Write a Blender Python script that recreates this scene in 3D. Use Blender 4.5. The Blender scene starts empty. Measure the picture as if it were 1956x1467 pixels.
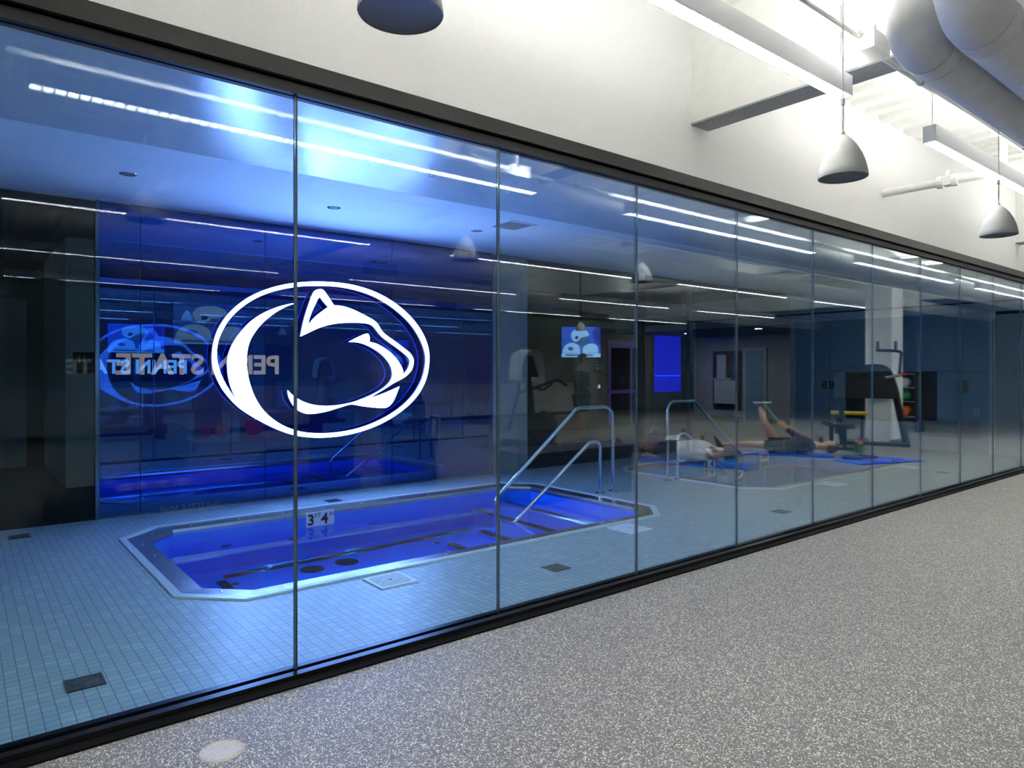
import bpy, bmesh, math, random
from mathutils import Vector, Matrix
random.seed(7)
S = bpy.context.scene
C = S.collection
PI = math.pi

# ------------------------------------------------------------------ camera, world, exposure
cam_d = bpy.data.cameras.new('camera')
cam_d.sensor_width = 36.0
cam_d.lens = 36.0 * 1313.0 / 1956.0
cam_d.shift_y = -(733.5 - 710.0) / 1956.0
cam_d.clip_start = 0.05
cam_d.clip_end = 200
cam = bpy.data.objects.new('camera', cam_d)
C.objects.link(cam)
cam.location = (0.0, -3.2, 1.45)
cam.rotation_euler = (PI / 2, 0, math.radians(51.2 - 90.0))
S.camera = cam

world = bpy.data.worlds.new('world')
S.world = world
world.use_nodes = True
world.node_tree.nodes['Background'].inputs[0].default_value = (0.02, 0.02, 0.022, 1)
world.node_tree.nodes['Background'].inputs[1].default_value = 1.0

S.view_settings.view_transform = 'Standard'
S.view_settings.look = 'None'
S.view_settings.gamma = 1.0
S.view_settings.use_curve_mapping = False
S.view_settings.exposure = 2.0

cy = S.cycles
cy.max_bounces = 12
cy.diffuse_bounces = 4
cy.glossy_bounces = 6
cy.transmission_bounces = 8
cy.transparent_max_bounces = 32
cy.sample_clamp_indirect = 20.0
cy.blur_glossy = 0.3
cy.use_denoising = True
cy.use_light_tree = True

LED = 27.0           # linear fixtures, downward
LEDUP = 23.0          # linear fixtures, upward
LOGO_FACE = (2.8, 4.7, 13.0)
LOGO_SIDE = (0.03, 0.06, 0.9)

# ------------------------------------------------------------------ materials
MATS = {}


def mat(name, col=(0.5, 0.5, 0.5), rough=0.5, metal=0.0, emit=None, spec=0.5, ior=None, coat=0.0):
    if name in MATS:
        return MATS[name]
    m = bpy.data.materials.new(name)
    m.use_nodes = True
    b = m.node_tree.nodes['Principled BSDF']
    b.inputs['Base Color'].default_value = (*col, 1)
    b.inputs['Roughness'].default_value = rough
    b.inputs['Metallic'].default_value = metal
    b.inputs['Specular IOR Level'].default_value = spec
    if ior:
        b.inputs['IOR'].default_value = ior
    if coat:
        b.inputs['Coat Weight'].default_value = coat
    if emit:
        b.inputs['Emission Color'].default_value = (*emit, 1)
        b.inputs['Emission Strength'].default_value = 1.0
    MATS[name] = m
    return m


def nodes_of(m):
    nt = m.node_tree
    return nt, nt.nodes, nt.links, nt.nodes['Principled BSDF']


def noisy(name, col, col2, scale=6.0, rough=0.5, metal=0.0, detail=4.0, spec=0.5, bump=0.0, stretch=None):
    """procedural two-tone surface"""
    if name in MATS:
        return MATS[name]
    m = mat(name, col, rough, metal, spec=spec)
    nt, N, L, b = nodes_of(m)
    tc = N.new('ShaderNodeTexCoord')
    no = N.new('ShaderNodeTexNoise')
    no.inputs['Scale'].default_value = scale
    no.inputs['Detail'].default_value = detail
    src = tc.outputs['Object']
    if stretch:
        mp = N.new('ShaderNodeMapping')
        mp.inputs['Scale'].default_value = stretch
        L.new(src, mp.inputs[0])
        src = mp.outputs[0]
    L.new(src, no.inputs['Vector'])
    rp = N.new('ShaderNodeValToRGB')
    rp.color_ramp.elements[0].color = (*col, 1)
    rp.color_ramp.elements[1].color = (*col2, 1)
    rp.color_ramp.elements[0].position = 0.35
    rp.color_ramp.elements[1].position = 0.65
    L.new(no.outputs['Fac'], rp.inputs[0])
    L.new(rp.outputs[0], b.inputs['Base Color'])
    if bump:
        bp = N.new('ShaderNodeBump')
        bp.inputs['Strength'].default_value = bump
        bp.inputs['Distance'].default_value = 0.01
        L.new(no.outputs['Fac'], bp.inputs['Height'])
        L.new(bp.outputs[0], b.inputs['Normal'])
    return m


def glass_mat(name, f0, graze, tint=(0.93, 0.97, 0.965)):
    """architectural pane: straight-through transmission plus an angle-dependent reflection on each face"""
    m = bpy.data.materials.new(name)
    m.use_nodes = True
    nt = m.node_tree
    N, L = nt.nodes, nt.links
    N.clear()
    out = N.new('ShaderNodeOutputMaterial')
    tr = N.new('ShaderNodeBsdfTransparent')
    tr.inputs[0].default_value = (*tint, 1)
    gl = N.new('ShaderNodeBsdfGlossy')
    gl.inputs['Color'].default_value = (0.95, 0.98, 1.0, 1)
    gl.inputs['Roughness'].default_value = 0.0
    lw = N.new('ShaderNodeLayerWeight')
    lw.inputs['Blend'].default_value = 0.5
    pw = N.new('ShaderNodeMath')
    pw.operation = 'POWER'
    pw.inputs[1].default_value = 1.7
    L.new(lw.outputs['Facing'], pw.inputs[0])
    ma = N.new('ShaderNodeMath')
    ma.operation = 'MULTIPLY_ADD'
    ma.inputs[1].default_value = graze
    ma.inputs[2].default_value = f0
    L.new(pw.outputs[0], ma.inputs[0])
    ms = N.new('ShaderNodeMixShader')
    L.new(ma.outputs[0], ms.inputs[0])
    L.new(tr.outputs[0], ms.inputs[1])
    L.new(gl.outputs[0], ms.inputs[2])
    L.new(ms.outputs[0], out.inputs[0])
    MATS[name] = m
    return m


GLASS = glass_mat('clear_glass', 0.022, 0.72, (0.855, 0.965, 0.965))
GLASS_BACK = glass_mat('clear_glass_rear', 0.006, 0.25)


def rubber_floor():
    m = mat('speckled_rubber', (0.1, 0.1, 0.1), 0.55, spec=0.35)
    nt, N, L, b = nodes_of(m)
    tc = N.new('ShaderNodeTexCoord')
    nz = N.new('ShaderNodeTexNoise')
    nz.inputs['Scale'].default_value = 45
    nz.inputs['Detail'].default_value = 2
    L.new(tc.outputs['Object'], nz.inputs['Vector'])
    mv = N.new('ShaderNodeVectorMath')
    mv.operation = 'MULTIPLY_ADD'
    mv.inputs[1].default_value = (0.018, 0.018, 0.0)
    L.new(nz.outputs['Color'], mv.inputs[0])
    L.new(tc.outputs['Object'], mv.inputs[2])

    def layer(scale, thr, rnd):
        v = N.new('ShaderNodeTexVoronoi')
        v.inputs['Scale'].default_value = scale
        L.new(mv.outputs[0], v.inputs['Vector'])
        a = N.new('ShaderNodeMath')
        a.operation = 'LESS_THAN'
        a.inputs[1].default_value = thr
        L.new(v.outputs['Distance'], a.inputs[0])
        sp = N.new('ShaderNodeSeparateColor')
        L.new(v.outputs['Color'], sp.inputs[0])
        g = N.new('ShaderNodeMath')
        g.operation = 'GREATER_THAN'
        g.inputs[1].default_value = rnd
        L.new(sp.outputs[0], g.inputs[0])
        mu = N.new('ShaderNodeMath')
        mu.operation = 'MULTIPLY'
        L.new(a.outputs[0], mu.inputs[0])
        L.new(g.outputs[0], mu.inputs[1])
        return mu.outputs[0], sp.outputs[1]
    base = N.new('ShaderNodeValToRGB')
    base.color_ramp.elements[0].color = (0.080, 0.077, 0.075, 1)
    base.color_ramp.elements[1].color = (0.142, 0.138, 0.134, 1)
    v0 = N.new('ShaderNodeTexVoronoi')
    v0.inputs['Scale'].default_value = 120
    L.new(mv.outputs[0], v0.inputs['Vector'])
    s0 = N.new('ShaderNodeSeparateColor')
    L.new(v0.outputs['Color'], s0.inputs[0])
    L.new(s0.outputs[0], base.inputs[0])
    f1, r1 = layer(150, 0.43, 0.62)
    mx1 = N.new('ShaderNodeMix')
    mx1.data_type = 'RGBA'
    L.new(f1, mx1.inputs[0])
    L.new(base.outputs[0], mx1.inputs[6])
    mx1.inputs[7].default_value = (0.60, 0.56, 0.43, 1)
    f2, r2 = layer(200, 0.44, 0.76)
    mx2 = N.new('ShaderNodeMix')
    mx2.data_type = 'RGBA'
    L.new(f2, mx2.inputs[0])
    L.new(mx1.outputs[2], mx2.inputs[6])
    mx2.inputs[7].default_value = (0.32, 0.32, 0.325, 1)
    L.new(mx2.outputs[2], b.inputs['Base Color'])
    return m


def mosaic_tile():
    m = mat('mosaic_tile', (0.2, 0.23, 0.25), 0.42, spec=0.5)
    nt, N, L, b = nodes_of(m)
    geo = N.new('ShaderNodeNewGeometry')
    br = N.new('ShaderNodeTexBrick')
    br.offset = 0.0
    br.squash = 1.0
    br.inputs['Scale'].default_value = 1.0
    br.inputs['Brick Width'].default_value = 0.0545
    br.inputs['Row Height'].default_value = 0.0545
    br.inputs['Mortar Size'].default_value = 0.0022
    br.inputs['Mortar Smooth'].default_value = 0.1
    br.inputs['Bias'].default_value = -0.5
    br.inputs['Color1'].default_value = (0.36, 0.44, 0.44, 1)
    br.inputs['Color2'].default_value = (0.54, 0.63, 0.63, 1)
    br.inputs['Mortar'].default_value = (0.15, 0.18, 0.19, 1)
    L.new(geo.outputs['Position'], br.inputs['Vector'])
    L.new(br.outputs['Color'], b.inputs['Base Color'])
    bp = N.new('ShaderNodeBump')
    bp.inputs['Strength'].default_value = 0.35
    bp.inputs['Distance'].default_value = 0.002
    bp.invert = True
    L.new(br.outputs['Fac'], bp.inputs['Height'])
    L.new(bp.outputs[0], b.inputs['Normal'])
    return m


def water_mat():
    m = bpy.data.materials.new('pool_water')
    m.use_nodes = True
    nt = m.node_tree
    N, L = nt.nodes, nt.links
    N.clear()
    out = N.new('ShaderNodeOutputMaterial')
    g = N.new('ShaderNodeBsdfGlass')
    g.inputs['IOR'].default_value = 1.333
    g.inputs['Roughness'].default_value = 0.0
    g.inputs['Color'].default_value = (0.65, 0.93, 1.0, 1)
    tc = N.new('ShaderNodeTexCoord')
    no = N.new('ShaderNodeTexNoise')
    no.inputs['Scale'].default_value = 2.2
    L.new(tc.outputs['Object'], no.inputs['Vector'])
    bp = N.new('ShaderNodeBump')
    bp.inputs['Strength'].default_value = 0.04
    bp.inputs['Distance'].default_value = 0.05
    L.new(no.outputs['Fac'], bp.inputs['Height'])
    L.new(bp.outputs[0], g.inputs['Normal'])
    L.new(g.outputs[0], out.inputs[0])
    MATS['water'] = m
    return m


def blue_panel_mat():
    m = bpy.data.materials.new('back_painted_blue_glass')
    m.use_nodes = True
    nt = m.node_tree
    N, L = nt.nodes, nt.links
    N.clear()
    out = N.new('ShaderNodeOutputMaterial')
    d = N.new('ShaderNodeBsdfDiffuse')
    d.inputs[0].default_value = (0.002, 0.012, 0.10, 1)
    g = N.new('ShaderNodeBsdfGlossy')
    g.inputs['Color'].default_value = (0.12, 0.33, 1.0, 1)
    g.inputs['Roughness'].default_value = 0.0
    fr = N.new('ShaderNodeFresnel')
    fr.inputs['IOR'].default_value = 2.9
    ms = N.new('ShaderNodeMixShader')
    L.new(fr.outputs[0], ms.inputs[0])
    L.new(d.outputs[0], ms.inputs[1])
    L.new(g.outputs[0], ms.inputs[2])
    L.new(ms.outputs[0], out.inputs[0])
    MATS['bluepanel'] = m
    return m


RUBBER = rubber_floor()
TILE = mosaic_tile()
WATER = water_mat()
BLUEPANEL = blue_panel_mat()
WHITE = noisy('white_paint', (0.80, 0.80, 0.79), (0.82, 0.82, 0.81), 40, 0.6, spec=0.2)
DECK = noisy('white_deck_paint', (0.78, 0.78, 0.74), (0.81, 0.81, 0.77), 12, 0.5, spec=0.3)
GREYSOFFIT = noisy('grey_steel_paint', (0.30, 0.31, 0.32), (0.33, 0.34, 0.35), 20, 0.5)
DUCTM = noisy('duct_paint', (0.60, 0.61, 0.61), (0.66, 0.67, 0.67), 9, 0.45, spec=0.4)
PIPEW = mat('pipe_white', (0.80, 0.80, 0.78), 0.4)
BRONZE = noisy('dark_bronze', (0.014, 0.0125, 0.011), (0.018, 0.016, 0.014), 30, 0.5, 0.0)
BLACK = mat('black_matte', (0.008, 0.008, 0.009), 0.6)
BLACKG = mat('black_gloss', (0.006, 0.006, 0.008), 0.12)
STEEL = noisy('brushed_steel', (0.55, 0.56, 0.57), (0.68, 0.69, 0.70), 60, 0.22, 1.0, stretch=(1, 30, 30))
STEELD = noisy('dull_steel', (0.35, 0.36, 0.37), (0.45, 0.46, 0.47), 8, 0.35, 1.0)
CHROME = mat('chrome', (0.75, 0.76, 0.77), 0.08, 1.0)
ALU = mat('ribbed_aluminium', (0.72, 0.76, 0.80), 0.35, 0.2)
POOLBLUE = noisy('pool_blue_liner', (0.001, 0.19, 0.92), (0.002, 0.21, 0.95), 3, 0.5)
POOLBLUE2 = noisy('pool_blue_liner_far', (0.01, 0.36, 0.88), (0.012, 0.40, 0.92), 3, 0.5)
CEILW = noisy('ceiling_paint', (0.74, 0.79, 0.80), (0.78, 0.83, 0.84), 15, 0.55, spec=0.3)
CEILG = noisy('satin_ceiling_panel', (0.58, 0.64, 0.66), (0.64, 0.70, 0.72), 4, 0.24, spec=0.8, stretch=(1, 6, 1))
BLUEGREY = noisy('blue_grey_panel', (0.27, 0.40, 0.50), (0.29, 0.43, 0.53), 5, 0.45)
GREYWALL = noisy('grey_wall', (0.22, 0.25, 0.27), (0.25, 0.28, 0.30), 5, 0.7)
OLIVE = noisy('dark_wood', (0.018, 0.017, 0.013), (0.035, 0.032, 0.024), 3, 0.5, stretch=(1, 1, 8))
MAUVE = noisy('mauve_wall', (0.46, 0.43, 0.46), (0.50, 0.47, 0.50), 4, 0.7)
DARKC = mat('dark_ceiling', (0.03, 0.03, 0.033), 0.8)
CABW = noisy('white_laminate', (0.62, 0.61, 0.58), (0.66, 0.65, 0.62), 8, 0.35)
COUNTER = mat('counter_stone', (0.55, 0.55, 0.54), 0.25)
EMDOWN = mat('led_diffuser', (0.9, 0.9, 0.9), 0.5, emit=(LED, LED * 0.995, LED * 0.97))
EMUP = mat('led_uplight', (0.9, 0.9, 0.9), 0.5, emit=(LEDUP, LEDUP * 0.995, LEDUP * 0.96))
EMUP2 = mat('led_uplight_dim', (0.9, 0.9, 0.9), 0.5, emit=(4.5, 4.45, 4.3))
FIXW = mat('fixture_enamel', (0.62, 0.63, 0.64), 0.4)
LOUV = mat('louver_blade', (0.35, 0.35, 0.36), 0.3)
BELL = noisy('bell_enamel', (0.36, 0.37, 0.345), (0.39, 0.40, 0.375), 8, 0.6, spec=0.25)
BELLIN = mat('bell_diffuser', (0.12, 0.125, 0.135), 0.6)
EMLOGO = mat('sign_face_light', (0.9, 0.9, 0.9), 0.5, emit=LOGO_FACE)
EMSIDE = mat('sign_edge_light', (0.1, 0.1, 0.3), 0.5, emit=LOGO_SIDE)
EMLET = mat('letter_light', (0.9, 0.9, 0.9), 0.5, emit=(1.0, 0.86, 0.83))
EMDL = mat('downlight_lens', (0.9, 0.9, 0.9), 0.5, emit=(70, 65, 67))
EMBLUE = mat('blue_screen_light', (0.0, 0.0, 0.1), 0.5, emit=(0.0, 0.001, 0.15))
EMBLUE2 = mat('blue_line_light', (0.0, 0.0, 0.1), 0.5, emit=(0.005, 0.02, 0.8))
SKIN1 = noisy('tan_skin', (0.68, 0.37, 0.20), (0.73, 0.41, 0.23), 30, 0.45)
SKIN2 = noisy('brown_skin', (0.19, 0.085, 0.055), (0.23, 0.10, 0.07), 30, 0.45)
SKIN3 = noisy('fair_skin', (0.45, 0.25, 0.18), (0.50, 0.29, 0.21), 30, 0.45)
NAVY = noisy('navy_cloth', (0.012, 0.016, 0.035), (0.02, 0.025, 0.05), 40, 0.8)
CHAR = noisy('charcoal_cloth', (0.02, 0.02, 0.022), (0.03, 0.03, 0.033), 40, 0.85)
SHIRTW = noisy('white_cloth', (0.80, 0.81, 0.80), (0.86, 0.87, 0.86), 14, 0.85, bump=0.5)
SHOEW = mat('shoe_white', (0.75, 0.76, 0.78), 0.5)
HAIRD = noisy('dark_hair', (0.012, 0.009, 0.007), (0.03, 0.022, 0.016), 80, 0.6)
HAIRB = noisy('brown_hair', (0.05, 0.028, 0.015), (0.09, 0.05, 0.03), 80, 0.6)
GREENB = mat('band_green', (0.02, 0.35, 0.06), 0.5)
BOTG = mat('bottle_green', (0.02, 0.16, 0.06), 0.3)
ORANGE = mat('cap_orange', (0.85, 0.13, 0.02), 0.4)
MATBLUE = mat('mat_blue', (0.01, 0.05, 0.45), 0.6)
RED = mat('red_plastic', (0.6, 0.02, 0.02), 0.4)
YELLOW = mat('yellow_plastic', (0.75, 0.55, 0.02), 0.4)
BALLR = mat('ball_red', (0.6, 0.03, 0.07), 0.45)
BALLO = mat('ball_orange', (0.85, 0.35, 0.04), 0.45)
BALLG = mat('ball_green', (0.01, 0.30, 0.08), 0.45)
SIGNB = mat('sign_black', (0.006, 0.007, 0.010), 0.4)
SIGNT = mat('sign_grey_print', (0.16, 0.22, 0.27), 0.5)
TILEW = mat('marker_white', (0.80, 0.83, 0.84), 0.3)
INK = mat('marker_black', (0.008, 0.008, 0.01), 0.4)
GRATEW = mat('lid_white', (0.80, 0.83, 0.85), 0.45)
DRAINM = noisy('drain_metal', (0.06, 0.075, 0.085), (0.16, 0.18, 0.2), 30, 0.4, 0.5)
BEIGE = noisy('cover_beige', (0.30, 0.27, 0.21), (0.36, 0.32, 0.26), 20, 0.5)


# ------------------------------------------------------------------ mesh helpers
class MB:
    def __init__(self):
        self.b = bmesh.new()
        self.mats = []
        self.mi = 0

    def use(self, m):
        if m not in self.mats:
            self.mats.append(m)
        self.mi = self.mats.index(m)
        return self

    def face(self, vs):
        try:
            f = self.b.faces.new(vs)
            f.material_index = self.mi
            return f
        except ValueError:
            return None

    def box(self, x0, y0, z0, x1, y1, z1, M=None):
        co = [(x0, y0, z0), (x1, y0, z0), (x1, y1, z0), (x0, y1, z0), (x0, y0, z1), (x1, y0, z1), (x1, y1, z1), (x0, y1, z1)]
        v = [self.b.verts.new(M @ Vector(c) if M else c) for c in co]
        for q in ((3, 2, 1, 0), (4, 5, 6, 7), (0, 1, 5, 4), (1, 2, 6, 5), (2, 3, 7, 6), (3, 0, 4, 7)):
            self.face([v[i] for i in q])
        return self

    def cbox(self, c, s, M=None):
        return self.box(c[0] - s[0] / 2, c[1] - s[1] / 2, c[2] - s[2] / 2, c[0] + s[0] / 2, c[1] + s[1] / 2, c[2] + s[2] / 2, M)

    def tube(self, pts, r, n=10, cap=True, closed=False):
        P = [Vector(p) for p in pts]
        rr = r if isinstance(r, (list, tuple)) else [r] * len(P)
        rings = []
        up = None
        for i, p in enumerate(P):
            if i == 0:
                d = P[1] - P[0]
            elif i == len(P) - 1:
                d = P[-1] - P[-2]
            else:
                d = (P[i + 1] - p).normalized() + (p - P[i - 1]).normalized()
            d.normalize()
            if up is None:
                a = Vector((0, 0, 1)) if abs(d.z) < 0.9 else Vector((1, 0, 0))
                up = (a - d * a.dot(d)).normalized()
            else:
                up = (up - d * up.dot(d))
                if up.length < 1e-6:
                    up = d.orthogonal()
                up.normalize()
            s = d.cross(up)
            rings.append([self.b.verts.new(p + (up * math.cos(2 * PI * k / n) + s * math.sin(2 * PI * k / n)) * rr[i]) for k in range(n)])
        for a, b_ in zip(rings, rings[1:]):
            for k in range(n):
                self.face([a[k], a[(k + 1) % n], b_[(k + 1) % n], b_[k]])
        if cap:
            self.face(list(reversed(rings[0])))
            self.face(rings[-1])
        return self

    def lathe(self, prof, c=(0, 0, 0), n=24, M=None):
        """prof: (r, z) list, spun about the vertical axis through c"""
        rings = []
        for r, z in prof:
            if r < 1e-6:
                q = Vector((c[0], c[1], c[2] + z))
                rings.append([self.b.verts.new(M @ q if M else q)])
            else:
                ring = []
                for k in range(n):
                    q = Vector((c[0] + r * math.cos(2 * PI * k / n), c[1] + r * math.sin(2 * PI * k / n), c[2] + z))
                    ring.append(self.b.verts.new(M @ q if M else q))
                rings.append(ring)
        for a, b_ in zip(rings, rings[1:]):
            for k in range(n):
                if len(a) == 1 and len(b_) == 1:
                    continue
                if len(a) == 1:
                    self.face([a[0], b_[(k + 1) % n], b_[k]])
                elif len(b_) == 1:
                    self.face([a[k], a[(k + 1) % n], b_[0]])
                else:
                    self.face([a[k], a[(k + 1) % n], b_[(k + 1) % n], b_[k]])
        return self

    def ball(self, c, r, n=16, sz=None):
        prof = [(r * math.sin(PI * i / (n // 2)), -r * math.cos(PI * i / (n // 2))) for i in range(n // 2 + 1)]
        prof[0] = (0, -r)
        prof[-1] = (0, r)
        M = None
        if sz:
            M = Matrix.Translation(Vector(c)) @ Matrix.Diagonal((*sz, 1)) @ Matrix.Translation(-Vector(c))
        return self.lathe(prof, c, n, M)

    def loft(self, loops, closed=True, cap=False):
        """loops: list of lists of 3-D points, same length"""
        R = [[self.b.verts.new(p) for p in lp] for lp in loops]
        n = len(R[0])
        for a, b_ in zip(R, R[1:]):
            for k in range(n if closed else n - 1):
                self.face([a[k], a[(k + 1) % n], b_[(k + 1) % n], b_[k]])
        if cap:
            self.face(list(reversed(R[0])))
            self.face(R[-1])
        return self

    def fill(self, loops, mapf, depth=None):
        """planar polygon with holes; loops of 2-D points, mapf(x, y, d) -> 3-D; optional extrusion to depth"""
        tb = bmesh.new()
        rings = []
        for lp in loops:
            vs = [tb.verts.new((p[0], p[1], 0)) for p in lp]
            rings.append(vs)
            for i in range(len(vs)):
                tb.edges.new((vs[i], vs[(i + 1) % len(vs)]))
        bmesh.ops.triangle_fill(tb, use_beauty=True, use_dissolve=False, edges=tb.edges[:])
        tb.verts.index_update()
        front = [self.b.verts.new(mapf(v.co.x, v.co.y, 0.0)) for v in tb.verts]
        for f in tb.faces:
            self.face([front[v.index] for v in f.verts])
        if depth:
            back = [self.b.verts.new(mapf(v.co.x, v.co.y, depth)) for v in tb.verts]
            for f in tb.faces:
                self.face([back[v.index] for v in reversed(f.verts)])
            self.side = []
            for vs in rings:
                for i in range(len(vs)):
                    a, b_ = vs[i].index, vs[(i + 1) % len(vs)].index
                    f = self.face([front[a], front[b_], back[b_], back[a]])
                    if f:
                        self.side.append(f)
        tb.free()
        return self

    def build(self, name, m=None, parent=None, smooth=False, loc=None, fix=True):
        if fix:
            bmesh.ops.recalc_face_normals(self.b, faces=self.b.faces[:])
        me = bpy.data.meshes.new(name)
        if m is not None:
            me.materials.append(m)
        for k in self.mats:
            me.materials.append(k)
        if smooth:
            for f in self.b.faces:
                f.smooth = True
        self.b.to_mesh(me)
        self.b.free()
        o = bpy.data.objects.new(name, me)
        C.objects.link(o)
        if parent is not None:
            o.parent = parent
        if loc is not None:
            o.location = loc
        if smooth:
            sm(o)
        return o


def sm(o, ang=40):
    """smooth shading with sharp creases"""
    me = o.data
    b = bmesh.new()
    b.from_mesh(me)
    for e in b.edges:
        if len(e.link_faces) == 2 and e.calc_face_angle(0) > math.radians(ang):
            e.smooth = False
    b.to_mesh(me)
    b.free()


def tag(o, label, cat, group=None, kind=None):
    o['label'] = label
    o['category'] = cat
    if group:
        o['group'] = group
    if kind:
        o['kind'] = kind
    return o


def struct(o, label, cat):
    return tag(o, label, cat, kind='structure')


def thing(name, label, cat, loc=(0, 0, 0), rz=0.0, group=None):
    o = bpy.data.objects.new(name, None)
    o.empty_display_size = 0.1
    C.objects.link(o)
    o.location = loc
    o.rotation_euler = (0, 0, rz)
    return tag(o, label, cat, group)


def copy_tree(o, parent=None):
    c = o.copy()
    C.objects.link(c)
    if parent is not None:
        c.parent = parent
    for ch in list(o.children):
        copy_tree(ch, c)
    return c


def dup(o, loc, label, rz=None):
    c = copy_tree(o)
    c.location = loc
    if rz is not None:
        c.rotation_euler = (0, 0, rz)
    c['label'] = label
    return c


def fillet(pts, r, n=6):
    P = [Vector(p) for p in pts]
    out = [P[0]]
    for i in range(1, len(P) - 1):
        a, b_, c = P[i - 1], P[i], P[i + 1]
        u, v = (a - b_).normalized(), (c - b_).normalized()
        ang = u.angle(v)
        d = min(r / math.tan(ang / 2), (a - b_).length * 0.49, (c - b_).length * 0.49)
        for k in range(n + 1):
            t = k / n
            p0, p2 = b_ + u * d, b_ + v * d
            out.append(p0 * (1 - t) ** 2 + b_ * 2 * t * (1 - t) + p2 * t * t)
    out.append(P[-1])
    return out


def smooth_loop(pts, n=4):
    """closed Catmull-Rom through 2-D points; a third value marks a corner"""
    N = len(pts)
    out = []
    for i in range(N):
        p0, p1, p2, p3 = pts[i - 1], pts[i], pts[(i + 1) % N], pts[(i + 2) % N]
        c1, c2 = len(p1) > 2, len(p2) > 2
        for k in range(n):
            t = k / n
            r = []
            for d in (0, 1):
                m1 = 0.0 if False else ((p2[d] - p1[d]) if c1 else (p2[d] - p0[d]) / 2)
                m2 = ((p2[d] - p1[d]) if c2 else (p3[d] - p1[d]) / 2)
                h = (2 * t ** 3 - 3 * t ** 2 + 1) * p1[d] + (t ** 3 - 2 * t * t + t) * m1 + (-2 * t ** 3 + 3 * t * t) * p2[d] + (t ** 3 - t * t) * m2
                r.append(h)
            out.append(tuple(r))
    return out


def text_into(mb, s, size, M, extrude=0.002, bold=0.0, align='LEFT', sx=1.0):
    cu = bpy.data.curves.new('lettering_curve', 'FONT')
    cu.body = s
    cu.size = size
    cu.extrude = extrude
    cu.offset = bold
    cu.align_x = align
    cu.resolution_u = 3
    o = bpy.data.objects.new('lettering_tmp', cu)
    C.objects.link(o)
    dg = bpy.context.evaluated_depsgraph_get()
    me = bpy.data.meshes.new_from_object(o.evaluated_get(dg))
    C.objects.unlink(o)
    bpy.data.objects.remove(o)
    MM = M @ Matrix.Diagonal((sx, 1, 1, 1))
    vs = [mb.b.verts.new(MM @ v.co) for v in me.vertices]
    for p in me.polygons:
        mb.face([vs[i] for i in p.vertices])
    bpy.data.meshes.remove(me)
    bpy.data.curves.remove(cu)
    return mb


# orientation frames for lettering: x = reading direction, y = up
def frame(org, xdir, ydir=(0, 0, 1)):
    x, y = Vector(xdir).normalized(), Vector(ydir).normalized()
    z = x.cross(y)
    M = Matrix((x, y, z)).transposed().to_4x4()
    M.translation = Vector(org)
    return M


XL, XR = -5.0, 24.0          # gym extents
YB = -14.4
ZD = 4.08                    # roof deck
ZP = 3.13                    # pool room ceiling
XE = 14.0                    # pool room end wall
YP = 4.6                     # pool room rear line

# ================================================================== STRUCTURE
o = MB().box(XL, YB, -0.06, XR, 0.0, 0.0).build('floor', RUBBER)
struct(o, 'grey rubber gym floor with cream speckles, in front of the glass wall', 'floor')


def octa(x0, y0, x1, y1, c, z=None):
    p = [(x0, y0 + c), (x0 + c, y0), (x1 - c, y0), (x1, y0 + c), (x1, y1 - c), (x1 - c, y1), (x0 + c, y1), (x0, y1 - c)]
    return p if z is None else [(a, b_, z) for a, b_ in p]


POOLS = [(1.07, 1.25, 5.83, 3.88), (7.54, 1.30, 12.30, 3.90)]
CH = 0.34
mb = MB()
mb.fill([[(-3, 0.0), (XE, 0.0), (XE, YP), (-3, YP)]] + [octa(*p, CH) for p in POOLS], lambda x, y, d: (x, y, 0.0))
o = mb.build('floor_pool', TILE)
struct(o, 'blue-grey mosaic tile floor around the two sunken pools behind the glass', 'floor')

o = MB().box(-3, YP, -0.06, XE + 4, 9.7, 0.0).box(XE, 0.0, -0.06, XE + 4, YP, 0.0).build('floor_corridor', noisy('shade_dark_floor', (0.018, 0.019, 0.021), (0.028, 0.029, 0.031), 40, 0.6, spec=0.2))  # near-black base colour stands in for the floor lying unlit here
struct(o, 'corridor floor beyond the pool room, coloured dark in place of shade', 'floor')
# gym walls
o = MB().box(XL, 0.0, 2.905, XR, 0.16, ZD + 0.25).box(XE, 0.0, 0.0, XR, 0.16, 2.905).build('wall_glazed_side', WHITE)
struct(o, 'white painted wall above the long glass wall', 'wall')
o = MB().box(XL, YB - 0.15, 0, XR, YB, ZD + 0.25).build('wall_rear', noisy('warm_grey_wall', (0.34, 0.33, 0.31), (0.37, 0.36, 0.34), 5, 0.6))
struct(o, 'warm grey rear wall of the gym, mirrored in the glass', 'wall')
o = MB().box(XL - 0.15, YB, 0, XL, 0.16, ZD + 0.25).build('wall_left', WHITE)
struct(o, 'white wall at the left end of the gym', 'wall')
o = MB().box(XR, YB, 0, XR + 0.15, 0.16, ZD + 0.25).build('wall_right', noisy('far_wall_dark', (0.035, 0.04, 0.05), (0.045, 0.05, 0.06), 5, 0.6))
struct(o, 'dark wall at the far right end of the gym', 'wall')

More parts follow.
